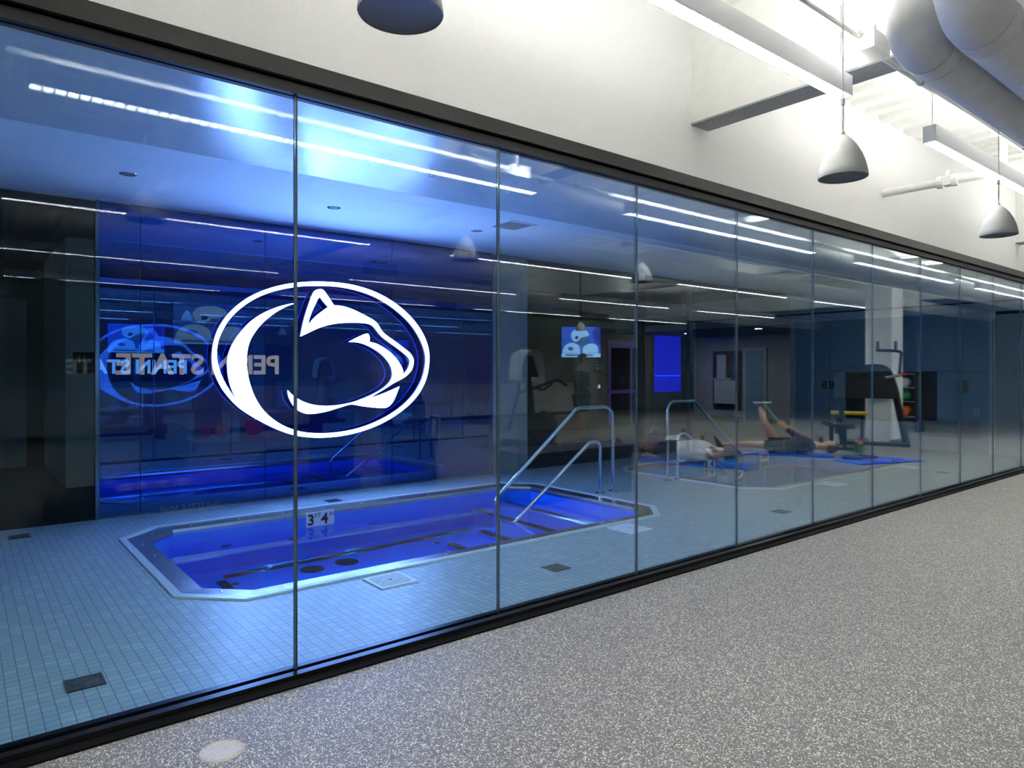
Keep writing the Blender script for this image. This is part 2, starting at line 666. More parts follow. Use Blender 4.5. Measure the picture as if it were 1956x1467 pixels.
# fluted roof deck
mb = MB()
pitch, dep = 0.305, 0.075
prof = []
x = XL
while x < XR:
    prof += [(x, ZD), (x + 0.15, ZD), (x + 0.185, ZD + dep), (x + 0.27, ZD + dep)]
    x += pitch
prof.append((x, ZD))
mb.loft([[(p[0], YB, p[1]) for p in prof], [(p[0], 0.0, p[1]) for p in prof]], closed=False)
mb.box(XL, YB, ZD + dep + 0.01, XR, 0.0, ZD + dep + 0.06)
o = mb.build('ceiling', DECK, fix=False)
struct(o, 'white fluted metal deck ceiling of the gym', 'ceiling')
for i, bx in enumerate((-3.30, 4.31, 11.95, 19.6)):
    lab = ['white and grey ceiling beam at the left end of the gym', 'white ceiling beam with grey underside above the near end of the linear light',
           'white ceiling beam with grey underside crossing the middle of the gym', 'white ceiling beam at the far right end of the gym'][i]
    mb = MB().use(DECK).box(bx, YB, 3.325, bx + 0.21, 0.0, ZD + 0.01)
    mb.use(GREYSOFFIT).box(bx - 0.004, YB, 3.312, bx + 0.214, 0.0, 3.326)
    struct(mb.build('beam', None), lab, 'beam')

# glass wall: header, base, panes and joints
mb = MB().box(-2.6, -0.055, 2.825, XE, 0.02, 2.908)
o = mb.build('trim_1', BRONZE)
struct(o, 'dark bronze header fascia along the top of the glass wall', 'trim')
mb = MB().box(-2.6, -0.03, 2.764, XE, 0.0, 2.824).box(-2.6, 0.016, 2.764, XE, 0.05, 2.824).box(-2.6, -0.03, 2.812, XE, 0.05, 2.826)
o = mb.build('trim_2', BLACK)
struct(o, 'black glazing channel under the header fascia', 'trim')
mb = MB().box(-2.6, -0.06, 0.0, XE, -0.018, 0.032).box(-2.6, 0.018, 0.0, XE, 0.055, 0.032).box(-2.6, -0.06, 0.0, XE, 0.055, 0.012)
o = mb.build('trim_3', mat('base_black', (0.006, 0.0058, 0.006), 0.3, spec=0.3))
struct(o, 'dark bronze base channel holding the glass wall', 'trim')
o = MB().box(-2.6, -0.125, 0.0, XE, -0.061, 0.010).build('shadow_strip_glass', mat('shadow_black', (0.003, 0.003, 0.003), 0.8, spec=0.1))  # black strip painted in for the shadow gap before the base channel
struct(o, 'black strip standing in for the shadow gap along the glass wall', 'strip')
PX0 = 1.25 - 3 * 1.2192
ordn = ['first', 'second', 'third', 'fourth', 'fifth', 'sixth', 'seventh', 'eighth', 'ninth', 'tenth', 'eleventh', 'twelfth', 'thirteenth', 'fourteenth']
k = 0
x = PX0
EDGEG = mat('polished_glass_edge', (0.10, 0.19, 0.27), 0.15, 0.6)
SEAL = mat('silicone_joint', (0.02, 0.03, 0.04), 0.4)
while x < XE - 0.05:
    x1 = min(x + 1.2192, XE)
    o = MB().box(x + 0.006, -0.006, 0.013, x1 - 0.006, 0.006, 2.81).build('window_%d' % (k + 1), GLASS)
    struct(o, '%s clear glass pane of the glass wall counted from its left end' % ordn[k], 'window')
    if k > 0:
        mb = MB().use(SEAL).box(x - 0.0030, -0.0055, 0.033, x + 0.0045, 0.0055, 2.763)
        mb.use(EDGEG).box(x - 0.0095, -0.0065, 0.033, x - 0.0030, 0.0065, 2.763)
        mb.box(x + 0.0045, -0.0065, 0.033, x + 0.0060, 0.0065, 2.763)
        o = mb.build('trim_%d' % (k + 3), None)
        struct(o, '%s upright joint between glass panes counted from the left end' % ordn[k - 1], 'trim')
    k += 1
    x = x1

# pool room shell
o = MB().box(-3, 0.05, ZP - 0.02, XE, 2.40, ZP + 0.12).build('ceiling_satin', CEILG)
struct(o, 'satin ceiling panel band just behind the glass wall', 'ceiling')
o = MB().box(-3, 2.40, ZP, XE, YP + 0.05, ZP + 0.12).build('ceiling_pool', CEILW)
struct(o, 'pale plaster ceiling above the pools near the blue glass panel', 'ceiling')
o = MB().box(-3, 0.02, 2.83, XE, 0.16, ZP).build('wall_header', CEILW)
struct(o, 'plaster bulkhead inside the pool room above the glass', 'wall')
o = MB().box(-3.15, 0.0, 0, -3.0, 9.7, 3.3).build('wall_pool_left', GREYWALL)
struct(o, 'grey wall at the left end of the pool room', 'wall')
# end wall with blue-grey panels, dark window, door
mb = MB().use(BLUEGREY)
mb.box(XE, 0.92, 0.0, XE + 0.12, 1.745, 2.5)
mb.box(XE, 3.43, 0.0, XE + 0.12, 4.50, 2.5)
mb.box(XE, 1.745, 0.0, XE + 0.12, 3.43, 0.50)
mb.box(XE, 1.745, 1.455, XE + 0.12, 3.43, 2.5)
for yy in (1.35, 2.6, 3.75, 4.1):
    mb.use(BLACK).box(XE - 0.002, yy - 0.003, 0.1, XE + 0.01, yy + 0.003, 0.5 if 1.745 < yy < 3.43 else 2.5)
for ya, yb in ((0.92, 1.745), (3.43, 4.5)):
    mb.use(BLACK).box(XE - 0.002, ya, 1.452, XE + 0.01, yb, 1.458)
o = mb.build('wall_end', None)
struct(o, 'blue-grey panelled end wall of the pool room', 'wall')
o = MB().box(XE + 0.03, 1.745, 0.50, XE + 0.08, 3.43, 1.455).build('window_dark', BLACKG)
struct(o, 'black glazed opening low in the blue-grey end wall', 'window')
o = MB().use(CEILW).box(XE - 0.01, 0.02, 2.5, XE + 0.14, 9.7, ZP).use(BLACK).box(XE - 0.012, 0.3, 2.655, XE, 9.0, 2.685).build('wall_end_header', None)
struct(o, 'pale bulkhead with a thin black slot above the blue-grey end wall', 'wall')
mb = MB().use(CABW).box(XE - 0.03, 0.84, 0.0, XE + 0.1, 0.92, 2.5)
o = mb.build('trim_40', None)
struct(o, 'pale door casing at the near edge of the blue-grey end wall', 'trim')
dr = struct(MB().box(XE + 0.02, 0.1, 0.0, XE + 0.07, 0.84, 2.44).build('door_1', MAUVE), 'mauve-grey door beside the blue-grey end wall', 'door')
MB().ball((XE - 0.03, 0.74, 1.0), 0.03, 10).tube([(XE - 0.03, 0.74, 1.0), (XE + 0.03, 0.74, 1.0)], 0.01, 8).build('door_knob', CHROME, dr, True)
o = MB().box(XE - 0.02, 4.50, 0.0, XE + 0.13, 4.60, 2.5).build('trim_41', CABW)
struct(o, 'pale upright jamb at the far edge of the blue-grey end wall', 'trim')

# corridor beyond
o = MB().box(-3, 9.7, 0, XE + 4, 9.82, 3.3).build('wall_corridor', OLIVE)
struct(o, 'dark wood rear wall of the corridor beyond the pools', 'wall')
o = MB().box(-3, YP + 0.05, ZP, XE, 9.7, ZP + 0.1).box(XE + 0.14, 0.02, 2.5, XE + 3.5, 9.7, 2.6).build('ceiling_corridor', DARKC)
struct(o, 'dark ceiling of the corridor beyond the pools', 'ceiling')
mb = MB().use(MAUVE).box(17.5, 0.02, 0, 17.62, 9.7, 2.6)
mb.use(DARKC).box(17.46, 0.02, 0, 17.5, 9.7, 0.14)
o = mb.build('wall_corridor_end', None)
struct(o, 'mauve-grey wall at the far end of the corridor', 'wall')
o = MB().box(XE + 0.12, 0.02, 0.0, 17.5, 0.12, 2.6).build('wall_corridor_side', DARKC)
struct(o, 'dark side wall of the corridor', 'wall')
o = MB().box(1.03, 6.95, 0, 2.6, 9.7, ZP).build('wall_lockers', noisy('light_grey_wall', (0.50, 0.54, 0.56), (0.53, 0.57, 0.59), 5, 0.7))
struct(o, 'grey wall block carrying the lockers sign, left of the blue glass panel', 'wall')
o = MB().box(-3.0, 9.62, 0, 0.80, 9.7, 2.55).build('wall_pale', GREYWALL)
struct(o, 'paler wall section at the far left beyond the pool room', 'wall')
d2 = struct(MB().use(CABW).box(17.44, 7.25, 0, 17.5, 7.95, 2.12).use(BLUEGREY).box(17.43, 7.32, 0, 17.45, 7.88, 2.06).build('door_2', None), 'blue-grey door in the mauve wall at the corridor end', 'door')
# rear glazing of the pool room
for i, (xa, xb, lab) in enumerate(((-3.0, 1.03, 'rear glass pane left of the blue glass panel'), (6.55, 9.02, 'rear glass pane behind the gap between the pools'),
                                   (9.19, 10.42, 'narrow rear glass pane behind the far pool'), (10.50, 13.98, 'wide rear glass pane behind the far pool'))):
    o = MB().box(xa + 0.01, YP - 0.006, 0.0, xb - 0.01, YP + 0.006, ZP).build('window_%d' % (30 + i), GLASS_BACK)
    struct(o, lab, 'window')
for i, (xa, xb, m, lab) in enumerate(((6.39, 6.54, GREYWALL, 'pale post to the right of the blue glass panel'), (9.02, 9.18, BLACK, 'black mullion in the rear glazing behind the gap between the pools'),
                                      (10.42, 10.50, EDGEG, 'slim pale mullion in the rear glazing behind the far pool'), (1.035, 1.068, EDGEG, 'bright metal edge along the left side of the blue glass panel'),
                                      (5.912, 6.385, GREYWALL, 'grey wall return beside the blue glass panel'))):
    o = MB().box(xa, YP - 0.03, 0.0, xb, YP + 0.05, ZP).build('trim_%d' % (50 + i), m)
    struct(o, lab, 'trim')

# blue glass feature panel
seams = [1.07, 1.43, 2.69, 4.30, 5.91]
bp_ = thing('blue_glass_panel', 'tall glossy dark blue glass wall panel carrying the lit sign', 'panel', (0, 0, 0))
bp_['kind'] = 'structure'
for a, b_ in zip(seams, seams[1:]):
    MB().box(a + 0.004, YP - 0.012, 0.02, b_ - 0.004, YP, ZP - 0.012).build('glass_sheet', BLUEPANEL, bp_)
MB().box(1.07, YP, 0.0, 5.91, YP + 0.04, ZP).build('backing_board', BLACK, bp_)
MB().box(1.07, YP - 0.018, 0.0, 5.91, YP, 0.02).box(1.07, YP - 0.018, ZP - 0.012, 5.91, YP, ZP - 0.001).build('edge_channel', EDGEG, bp_)

# ================================================================== LIT SIGN (logo traced on its own plane)
YS = YP - 0.115          # front face of the lettering


def lp(p):
    """drawing units of the sign artwork -> metres on the wall plane"""
    u, v = 400 + p[0] / 3.912, 500 + p[1] / 3.912
    a, b_ = (u - 978.0) / 1313.0, (710.0 - v) / 1313.0
    fx, fy = math.cos(math.radians(51.2)), math.sin(math.radians(51.2))
    dx, dy = fx + a * fy, fy - a * fx
    t = (YS + 3.2) / dy
    q = (dx * t, 1.45 + b_ * t)
    return q if len(p) == 2 else (*q, 1)


ring_out = [(20, 700), (30, 610), (62, 510), (120, 415), (200, 332), (300, 262), (420, 208), (560, 170), (700, 152), (840, 149), (980, 158), (1110, 182), (1230, 222), (1340, 278),
            (1440, 350), (1530, 440), (1600, 545), (1637, 650), (1643, 740), (1630, 840), (1595, 935), (1535, 1025), (1450, 1105), (1340, 1180), (1220, 1238), (1090, 1280), (960, 1305),
            (830, 1314), (720, 1309), (620, 1292), (500, 1250), (360, 1180), (220, 1090), (110, 970), (50, 860), (25, 780)]
ring_in = [(215, 1055, 1), (150, 960), (95, 860), (65, 770), (55, 690), (65, 600), (95, 520), (150, 430), (230, 350), (330, 282), (450, 230), (580, 198), (700, 182), (840, 180), (970, 188),
           (1090, 212), (1210, 252), (1320, 310), (1420, 385), (1505, 470), (1570, 570), (1607, 665), (1615, 740), (1602, 830), (1570, 915), (1515, 1000), (1435, 1080), (1330, 1152), (1210, 1210),
           (1080, 1252), (950, 1275), (830, 1282), (720, 1276), (640, 1258), (560, 1228), (480, 1180), (400, 1105), (340, 1010), (300, 900), (281, 790), (281, 690), (300, 600), (345, 520),
           (410, 445), (500, 375), (590, 328), (655, 308, 1), (600, 315), (500, 342), (400, 385), (310, 445), (230, 530), (170, 620), (138, 710), (135, 800), (150, 900), (180, 985)]
head = [(680, 558, 1), (700, 460), (725, 370), (760, 270), (785, 220), (820, 205), (852, 212), (880, 248), (930, 325, 1), (1000, 333), (1080, 360), (1160, 400), (1232, 440), (1262, 472), (1300, 530),
        (1380, 590), (1460, 650), (1505, 690), (1527, 740), (1515, 800), (1490, 835), (1450, 868), (1380, 905), (1300, 955), (1203, 1013, 1), (1250, 1003), (1330, 972), (1420, 932, 1), (1400, 985),
        (1375, 1040), (1340, 1080), (1290, 1093), (1150, 1080), (1060, 1066), (980, 1087), (880, 1117), (790, 1134), (720, 1134), (655, 1105), (615, 1055), (592, 1005), (585, 960, 1), (625, 1000),
        (690, 1040), (760, 1065), (850, 1077), (950, 1073), (1060, 1052), (1140, 1025), (1240, 980), (1310, 935), (1355, 885), (1367, 830), (1345, 760), (1285, 690), (1200, 635), (1120, 605),
        (1042, 598, 1), (1110, 563), (1178, 537), (1196, 560), (1195, 598, 1), (1260, 618), (1340, 668), (1400, 728), (1440, 795), (1450, 845, 1), (1482, 800), (1497, 755), (1490, 720), (1455, 685),
        (1390, 635), (1310, 577), (1270, 540), (1240, 500), (1205, 470), (1150, 458), (1050, 455), (940, 462), (830, 490), (740, 530)]
ear = [(735, 475, 1), (755, 400), (790, 320), (822, 265), (850, 295), (888, 338, 1), (850, 365), (790, 412)]
sign = thing('lit_emblem_sign', 'large glowing white cat-head emblem inside an oval ring on the blue panel', 'sign', (3.36, YP, 1.6))


def sign_part(name, outer, hole):
    mb = MB()
    mb.use(EMLOGO)
    mb.fill([smooth_loop([lp(p) for p in outer]), smooth_loop([lp(p) for p in hole])], lambda x, z, d: (x - 3.36, YS + d - YP, z - 1.6), depth=0.028)
    mb.use(EMSIDE)
    for f in mb.side:
        f.material_index = mb.mi
    mb.use(BLACK)
    for f in mb.b.faces:
        c = f.calc_center_median()
        if abs(c.y - (YS + 0.028 - YP)) < 1e-4:
            f.material_index = mb.mi
    return mb.build(name, None, sign)


sign_part('oval_ring', ring_out, ring_in)
sign_part('cat_head', head, ear)
for p in ((300, 262), (1440, 350), (1535, 1025), (360, 1180), (1080, 400), (790, 1110)):
    q = lp(p)
    MB().tube([(q[0] - 3.36, YS + 0.027 - YP, q[1] - 1.6), (q[0] - 3.36, -0.013, q[1] - 1.6)], 0.006, 8).build('standoff', STEELD, sign)


# ================================================================== POOLS
def make_pool(name, rect, liner, label, steps_right):
    x0, y0, x1, y1 = rect
    cx, cy_ = (x0 + x1) / 2, (y0 + y1) / 2
    t = thing(name, label, 'pool', (cx, cy_, 0))
    L = lambda i, z, c=None: [(a - cx, b_ - cy_, z) for a, b_ in octa(x0 + i, y0 + i, x1 - i, y1 - i, (CH - i * 0.414 * 1.0) if c is None else c)]
    mb = MB()
    for k in range(4):
        i0, i1 = k * 0.014, k * 0.014 + 0.011
        mb.loft([L(i0, 0.0), L(i0, 0.012), L(i1, 0.012), L(i1, 0.003), L(i1 + 0.003, 0.003)])
    mb.build('ribbed_flange', ALU, t)
    MB().loft([L(0.056, 0.006), L(0.20, -0.004), L(0.205, -0.03), L(0.205, -0.06)]).build('steel_coping', STEEL if steps_right else STEELD, t)
    per = L(0.13, 0.004)
    for a, b_ in zip(per, per[1:] + per[:1]):
        n = max(1, int((Vector(b_) - Vector(a)).length / 0.42))
        for j in range(n):
            q = Vector(a).lerp(Vector(b_), (j + 0.5) / n)
            MB().lathe([(0.008, 0.0), (0.007, 0.003), (0, 0.004)], q, 8).build('coping_screw', CHROME, t)
    mb = MB().loft([L(0.205, -0.06), L(0.205, -0.72), L(0.24, -0.75), L(0.24, -1.15)])
    f = mb.b.faces.new([mb.b.verts.new(p) for p in L(0.24, -1.15)])
    mb.build('liner', liner, t, fix=False)
    mb = MB()
    mb.b.faces.new([mb.b.verts.new(p) for p in L(0.206, -0.16)])
    mb.build('water_surface', WATER, t, fix=False)
    return t, cx, cy_


p1, cx, cy_ = make_pool('sunken_pool', POOLS[0], POOLBLUE, 'nearer sunken plunge pool with bright blue water in a steel rim', True)
loc = lambda x, y, z: (x - cx, y - cy_, z)
# steps at the right end
mb = MB()
mn = MB()
for (xa, ya, yb, z) in ((4.02, 1.46, 2.90, -0.93), (4.46, 1.46, 2.95, -0.72), (4.90, 1.46, 3.66, -0.50), (5.36, 1.46, 3.66, -0.33)):
    mb.box(*loc(xa, ya, -1.15), *loc(5.60, yb, z))
    mn.box(*loc(xa - 0.004, ya, z - 0.05), *loc(xa + 0.07, yb - 0.02, z + 0.004))
mb.build('entry_steps', POOLBLUE, p1)
mn.build('step_nosing', BLACK, p1)
for q in ((1.90, 3.36, 4.68, 3.46), (1.80, 2.90, 1.89, 3.32), (1.90, 1.75, 3.9, 1.85)):
    MB().box(*loc(q[0], q[1], -1.149), *loc(q[2], q[3], -1.142)).build('lane_stripe', BLACK, p1)
for (x, y, r) in ((2.64, 3.145, 0.115), (3.0, 3.15, 0.115), (1.93, 3.17, 0.04), (4.06, 3.16, 0.04)):
    MB().lathe([(0, 0.006), (r * 0.8, 0.008), (r, 0.0)], loc(x, y, -1.149), 20).build('floor_drain_cover', BLACK, p1)
for (x, z) in ((2.0, -0.42), (2.66, -0.55), (3.55, -0.45)):
    M = Matrix.Translation(Vector(loc(x, 3.672, z))) @ Matrix.Rotation(PI / 2, 4, 'X')
    MB().lathe([(0, 0.012), (0.045, 0.012), (0.055, 0.0)], (0, 0, 0), 16, M).build('wall_jet', BLACK, p1)
ms_ = MB().use(TILEW).box(*loc(2.795, 3.664, -0.162), *loc(2.945, 3.674, -0.012)).box(*loc(2.948, 3.664, -0.162), *loc(3.10, 3.674, -0.012)).build('depth_marker', None, p1)
for ch_, sz_, x_, z_ in (('3', 0.155, 2.803, -0.142), ('4', 0.155, 2.953, -0.142)):
    text_into(MB(), ch_, sz_, frame(loc(x_, 3.6632, z_), (1, 0, 0)), 0.0008, 0.004).build('numeral', INK, ms_)
for ch_, x_ in (('FT', 2.884), ('IN', 3.043)):
    text_into(MB(), ch_, 0.062, frame(loc(x_, 3.6632, -0.070), (1, 0, 0)), 0.0008).build('unit_lettering', INK, ms_)

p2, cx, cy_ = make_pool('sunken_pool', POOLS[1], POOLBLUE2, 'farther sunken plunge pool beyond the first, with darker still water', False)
mb = MB()
mn = MB()
for (xa, z) in ((9.0, -0.93), (8.6, -0.72), (8.2, -0.50)):
    mb.box(*loc(7.75, 1.51, -1.15), *loc(xa, 3.69, z))
    mn.box(*loc(xa - 0.07, 1.52, z - 0.05), *loc(xa + 0.004, 3.68, z + 0.004))
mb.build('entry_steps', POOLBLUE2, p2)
mn.build('step_nosing', BLACK, p2)
ms_ = MB().use(TILEW).box(*loc(9.63, 3.684, -0.162), *loc(9.78, 3.694, -0.012)).box(*loc(9.783, 3.684, -0.162), *loc(9.935, 3.694, -0.012)).build('depth_marker', None, p2)
for ch_, x_ in (('3', 9.64), ('4', 9.80)):
    text_into(MB(), ch_, 0.155, frame(loc(x_, 3.6832, -0.142), (1, 0, 0)), 0.0008, 0.004).build('numeral', INK, ms_)
mb = MB().box(*loc(11.25, 3.66, -0.32), *loc(11.55, 3.694, -0.01))
sk = mb.build('skimmer_frame', TILEW, p2)
MB().box(*loc(11.29, 3.652, -0.13), *loc(11.51, 3.662, -0.05)).build('skimmer_flap', GREYWALL, sk)


# hand rails
def rail(pts, Y, label):
    t = thing('pool_handrail', label, 'handrail', (pts[0][0], Y, 0))
    P = [(p[0] - pts[0][0], 0, p[1]) for p in pts]
    MB().tube(fillet(P, 0.16, 8), 0.021, 14).build('rail_tube', CHROME, t, True)
    for q in (P[0], P[-1]):
        MB().lathe([(0.055, 0.0), (0.055, 0.008), (0.03, 0.016), (0.022, 0.02), (0.022, 0.0)], (q[0], 0, 0.0), 20).build('base_flange', CHROME, t, True)
    return t


rail([(6.175, 0.0), (6.175, 1.03), (5.58, 1.03), (4.37, 0.10), (4.42, -0.175), (4.63, -0.175), (5.78, 0.62), (5.955, 0.62), (5.955, 0.0)], 2.53,
     'polished steel handrail sloping into the bright blue nearer pool')
rail([(7.341, 0.0), (7.341, 1.05), (7.93, 1.05), (9.09, 0.19), (9.10, -0.10), (8.92, -0.15), (7.74, 0.60), (7.555, 0.60), (7.555, 0.0)], 2.63,
     'polished steel handrail sloping into the darker farther pool')

# lids and drains in the tile floor
for (x, y, s, lab) in ((2.33, 1.045, 0.28, 'white grooved square lid in the tiles in front of the bright blue pool'),
                       (4.82, 1.06, 0.30, 'white square lid in the tiles near the far front corner of the blue pool'),
                       (8.77, 1.13, 0.29, 'white square lid in the tiles in front of the farther pool'),
                       (11.2, 1.13, 0.29, 'white square lid in the tiles farthest along the glass wall')):
    t = thing('skimmer_lid', lab, 'lid', (x, y, 0), 0, 'square lids in the pool deck')
    MB().box(-s / 2, -s / 2, 0.0, s / 2, s / 2, 0.008).build('lid_frame', GRATEW, t)
    mb = MB()
    if x < 3:
        nb = 13
        for j in range(-nb, nb + 1):
            c = j * 0.022
            lo, hi = max(-0.118, -0.118 - c), min(0.118, 0.118 - c)
            if hi - lo > 0.02:
                M = Matrix.Translation((0, 0, 0))
                a = Vector((lo, lo + c, 0))
                b_ = Vector((hi, hi + c, 0))
                lo2, hi2 = max(-0.118, -0.118 - c), min(0.118, 0.118 - c)
                mb.tube([(lo2, lo2 + c, 0.0085), (hi2, hi2 + c, 0.0085)], 0.0045, 4)
    else:
        mb.box(-s / 2 + 0.02, -s / 2 + 0.02, 0.008, s / 2 - 0.02, s / 2 - 0.02, 0.0105)
    mb.build('lid_plate', GRATEW if x > 3 else mat('lid_groove', (0.62, 0.66, 0.69), 0.5), t)
    MB().lathe([(0, 0.004), (0.011, 0.003), (0.013, 0)], (0, 0, 0.009), 10).build('lift_hole', DRAINM, t)
for (x, y, lab) in ((0.455, 0.545, 'dark square floor drain in the tiles nearest the lower left'), (3.435, 0.555, 'dark square floor drain between the blue pool and the glass'),
                    (6.63, 0.60, 'dark floor drain in the tiles in front of the gap between pools'), (0.41, 4.22, 'dark floor drain in the tiles left of the blue panel'),
                    (3.27, 4.08, 'dark floor drain in the tiles between the blue pool and the blue panel'), (11.0, 0.62, 'dark floor drain in the tiles far along the glass wall')):
    t = thing('floor_drain', lab, 'drain', (x, y, 0), 0, 'floor drains in the pool deck')
    MB().box(-0.078, -0.078, 0.0, 0.078, 0.078, 0.003).build('drain_tray', BLACK, t)
    mb = MB()
    for j in range(9):
        yy = -0.066 + j * 0.0165
        mb.box(-0.074, yy - 0.0045, 0.003, 0.074, yy + 0.0045, 0.006)
    mb.box(-0.078, -0.078, 0.003, -0.070, 0.078, 0.006).box(0.070, -0.078, 0.003, 0.078, 0.078, 0.006)
    mb.build('drain_grate', DRAINM, t)

# round cover in the gym floor
t = thing('floor_access_cover', 'round beige honeycomb cover set in the speckled rubber floor', 'cover', (0.782, -0.457, 0))
MB().lathe([(0, 0.002), (0.073, 0.002), (0.078, 0.004), (0.082, 0.0)], (0, 0, 0), 32).build('cover_ring', BEIGE, t, True)
mb = MB()
for i in range(-6, 7):
    for j in range(-6, 7):
        x, y = (i + 0.5 * (j % 2)) * 0.0125, j * 0.0108
        if math.hypot(x, y) < 0.066:
            mb.lathe([(0.0045, 0.0), (0.004, 0.0015), (0, 0.002)], (x, y, 0.002), 6)
mb.build('honeycomb_studs', mat('stud_white', (0.42, 0.43, 0.46), 0.4), t)

# ceiling fittings in the pool room
for (x, y, lab) in ((1.118, 3.40, 'unlit recessed downlight in the pool ceiling, leftmost of the three'), (2.99, 3.43, 'unlit recessed downlight in the pool ceiling, above the emblem sign'),
                    (4.807, 3.45, 'unlit recessed downlight in the pool ceiling, rightmost of the three')):
    t = thing('recessed_downlight', lab, 'downlight', (x, y, ZP), 0, 'recessed downlights above the nearer pool')
    MB().lathe([(0.050, -0.001), (0.066, -0.003), (0.068, 0.0)], (0, 0, 0), 28).build('trim_ring', CHROME, t, True)
    MB().lathe([(0, -0.0015), (0.05, -0.0015)], (0, 0, 0), 28).build('dark_lens', BELLIN, t)
t = thing('fire_sprinkler', 'small metal fire sprinkler head under the satin ceiling band', 'sprinkler', (3.043, 1.648, ZP - 0.02))
MB().lathe([(0.04, 0), (0.038, -0.006), (0.012, -0.012), (0.012, 0)], (0, 0, 0), 24).build('escutcheon', CHROME, t, True)
MB().tube([(-0.01, 0, -0.012), (-0.017, 0, -0.035), (-0.006, 0, -0.055)], 0.003, 6).tube([(0.01, 0, -0.012), (0.017, 0, -0.035), (0.006, 0, -0.055)], 0.003, 6).lathe([(0, -0.055), (0.018, -0.057), (0.018, -0.06), (0, -0.061)], (0, 0, 0), 16).build('deflector', STEELD, t)
t = thing('ceiling_grille', 'square return grille in the pool ceiling near the third pane joint', 'grille', (4.95, 2.95, ZP))
MB().box(-0.2, -0.2, -0.008, 0.2, -0.175, 0).box(-0.2, 0.175, -0.008, 0.2, 0.2, 0).box(-0.2, -0.175, -0.008, -0.175, 0.175, 0).box(0.175, -0.175, -0.008, 0.2, 0.175, 0).build('grille_frame', CEILW, t)
mb = MB()
for j in range(12):
    mb.box(-0.175, -0.17 + j * 0.029, -0.006, 0.175, -0.165 + j * 0.029 + 0.006, -0.001)
mb.build('grille_blades', GREYSOFFIT, t)
for (x, y, lab) in ((15.2, 6.1, 'lit round downlight in the corridor ceiling, nearer the jamb'), (15.6, 8.5, 'lit round downlight in the corridor ceiling, deeper in')):
    t = thing('corridor_downlight', lab, 'downlight', (x, y, 2.5), 0, 'lit downlights in the corridor')
    MB().lathe([(0.075, -0.002), (0.095, -0.004), (0.098, 0)], (0, 0, 0), 24).build('trim_ring', CABW, t)
    MB().lathe([(0, -0.003), (0.075, -0.003)], (0, 0, 0), 24).build('lens', EMDL, t)

# wall fittings in the pool room and corridor
t = thing('restroom_sign', 'black restroom sign with figures above the word LOCKERS', 'sign', (1.228, 6.95, 1.565))
MB().box(-0.122, -0.008, -0.135, 0.122, 0.0, 0.132).build('sign_plate', SIGNB, t)
mb = MB()
yf = -0.0085
for px, w1 in ((-0.055, 0.022), (0.0, 0.019)):
    mb.lathe([(0, 0.012), (0.009, 0.008), (0.012, 0), (0.009, -0.008), (0, -0.012)], (0, 0, 0), 12, Matrix.Translation((px, yf, 0.080)) @ Matrix.Diagonal((1, 0.05, 1, 1)))
    if px < -0.01:
        mb.fill([[(-0.008, 0.066), (0.008, 0.066), (0.024, 0.02), (0.008, 0.02), (0.007, -0.005), (-0.007, -0.005), (-0.008, 0.02), (-0.024, 0.02)]], lambda x, z, d, p=px: (p + x, yf, z))
    else:
        mb.fill([[(-0.018, 0.066), (0.018, 0.066), (0.018, 0.025), (0.010, 0.025), (0.009, -0.005), (-0.009, -0.005), (-0.010, 0.025), (-0.018, 0.025)]], lambda x, z, d, p=px: (p + x, yf, z))
circ = [(0.047 + 0.018 * math.cos(a * PI / 8), yf, 0.012 + 0.018 * math.sin(a * PI / 8)) for a in range(6, 17)]
mb.tube(circ, 0.0025, 5).tube([(0.042, yf, 0.055), (0.044, yf, 0.028), (0.060, yf, 0.026), (0.068, yf, 0.002), (0.074, yf, 0.004)], 0.003, 5)
mb.box(-0.11, yf - 0.0003, -0.030, 0.11, yf, -0.026)
mb.build('pictograms', SIGNT, t)
mb = MB()
text_into(mb, 'LOCKERS', 0.052, frame((0, yf, -0.085), (1, 0, 0)), 0.0003, 0.0, 'CENTER')
mb.build('sign_lettering', SIGNT, t)
t = thing('room_sign', 'small black room sign on the dark corridor wall behind the nearer handrail', 'sign', (13.35, 9.70, 1.6))
MB().box(-0.16, -0.012, -0.2, 0.16, 0.0, 0.2).build('sign_plate', SIGNB, t)
mb = MB().box(-0.15, -0.0125, 0.03, 0.15, -0.012, 0.036)
text_into(mb, 'MRI', 0.085, frame((-0.12, -0.0125, -0.09), (1, 0, 0)), 0.0003)
mb.lathe([(0.026, 0), (0.034, 0)], (0, 0, 0), 16, Matrix.Translation((0.09, -0.0125, -0.06)) @ Matrix.Rotation(PI / 2, 4, 'X'))
mb.build('sign_lettering', mat('sign_pale_print', (0.6, 0.65, 0.7), 0.5), t)
t = thing('wall_plaque', 'small black plaque on the corridor wall right of the blue-lit opening', 'sign', (17.2, 9.70, 1.6))
MB().box(-0.17, -0.012, -0.2, 0.17, 0.0, 0.2).build('sign_plate', SIGNB, t)
MB().box(-0.13, -0.013, 0.02, 0.05, -0.012, 0.05).build('print_line', SIGNT, t)
t = thing('blue_lit_screen', 'deep blue glowing screen with a bright blue line in the dark corridor', 'screen', (16.2, 9.68, 0))
MB().box(-0.60, -0.03, 0.86, 0.60, 0.015, 2.50).build('screen_face', EMBLUE, t)
MB().box(-0.60, -0.036, 1.315, 0.60, -0.0305, 1.35).build('light_line', EMBLUE2, t)
MB().box(-0.66, -0.02, 0.0, -0.601, 0.015, 2.6).box(0.601, -0.02, 0.0, 0.9, 0.015, 2.6).box(-0.6, -0.02, 0.0, 0.6, 0.015, 0.86).build('surround', BLACK, t)
PURP = mat('purple_self_glow_frame', (0.10, 0.04, 0.16), 0.5, emit=(0.006, 0.002, 0.012))  # faint emission stands in for purple light on the door frame
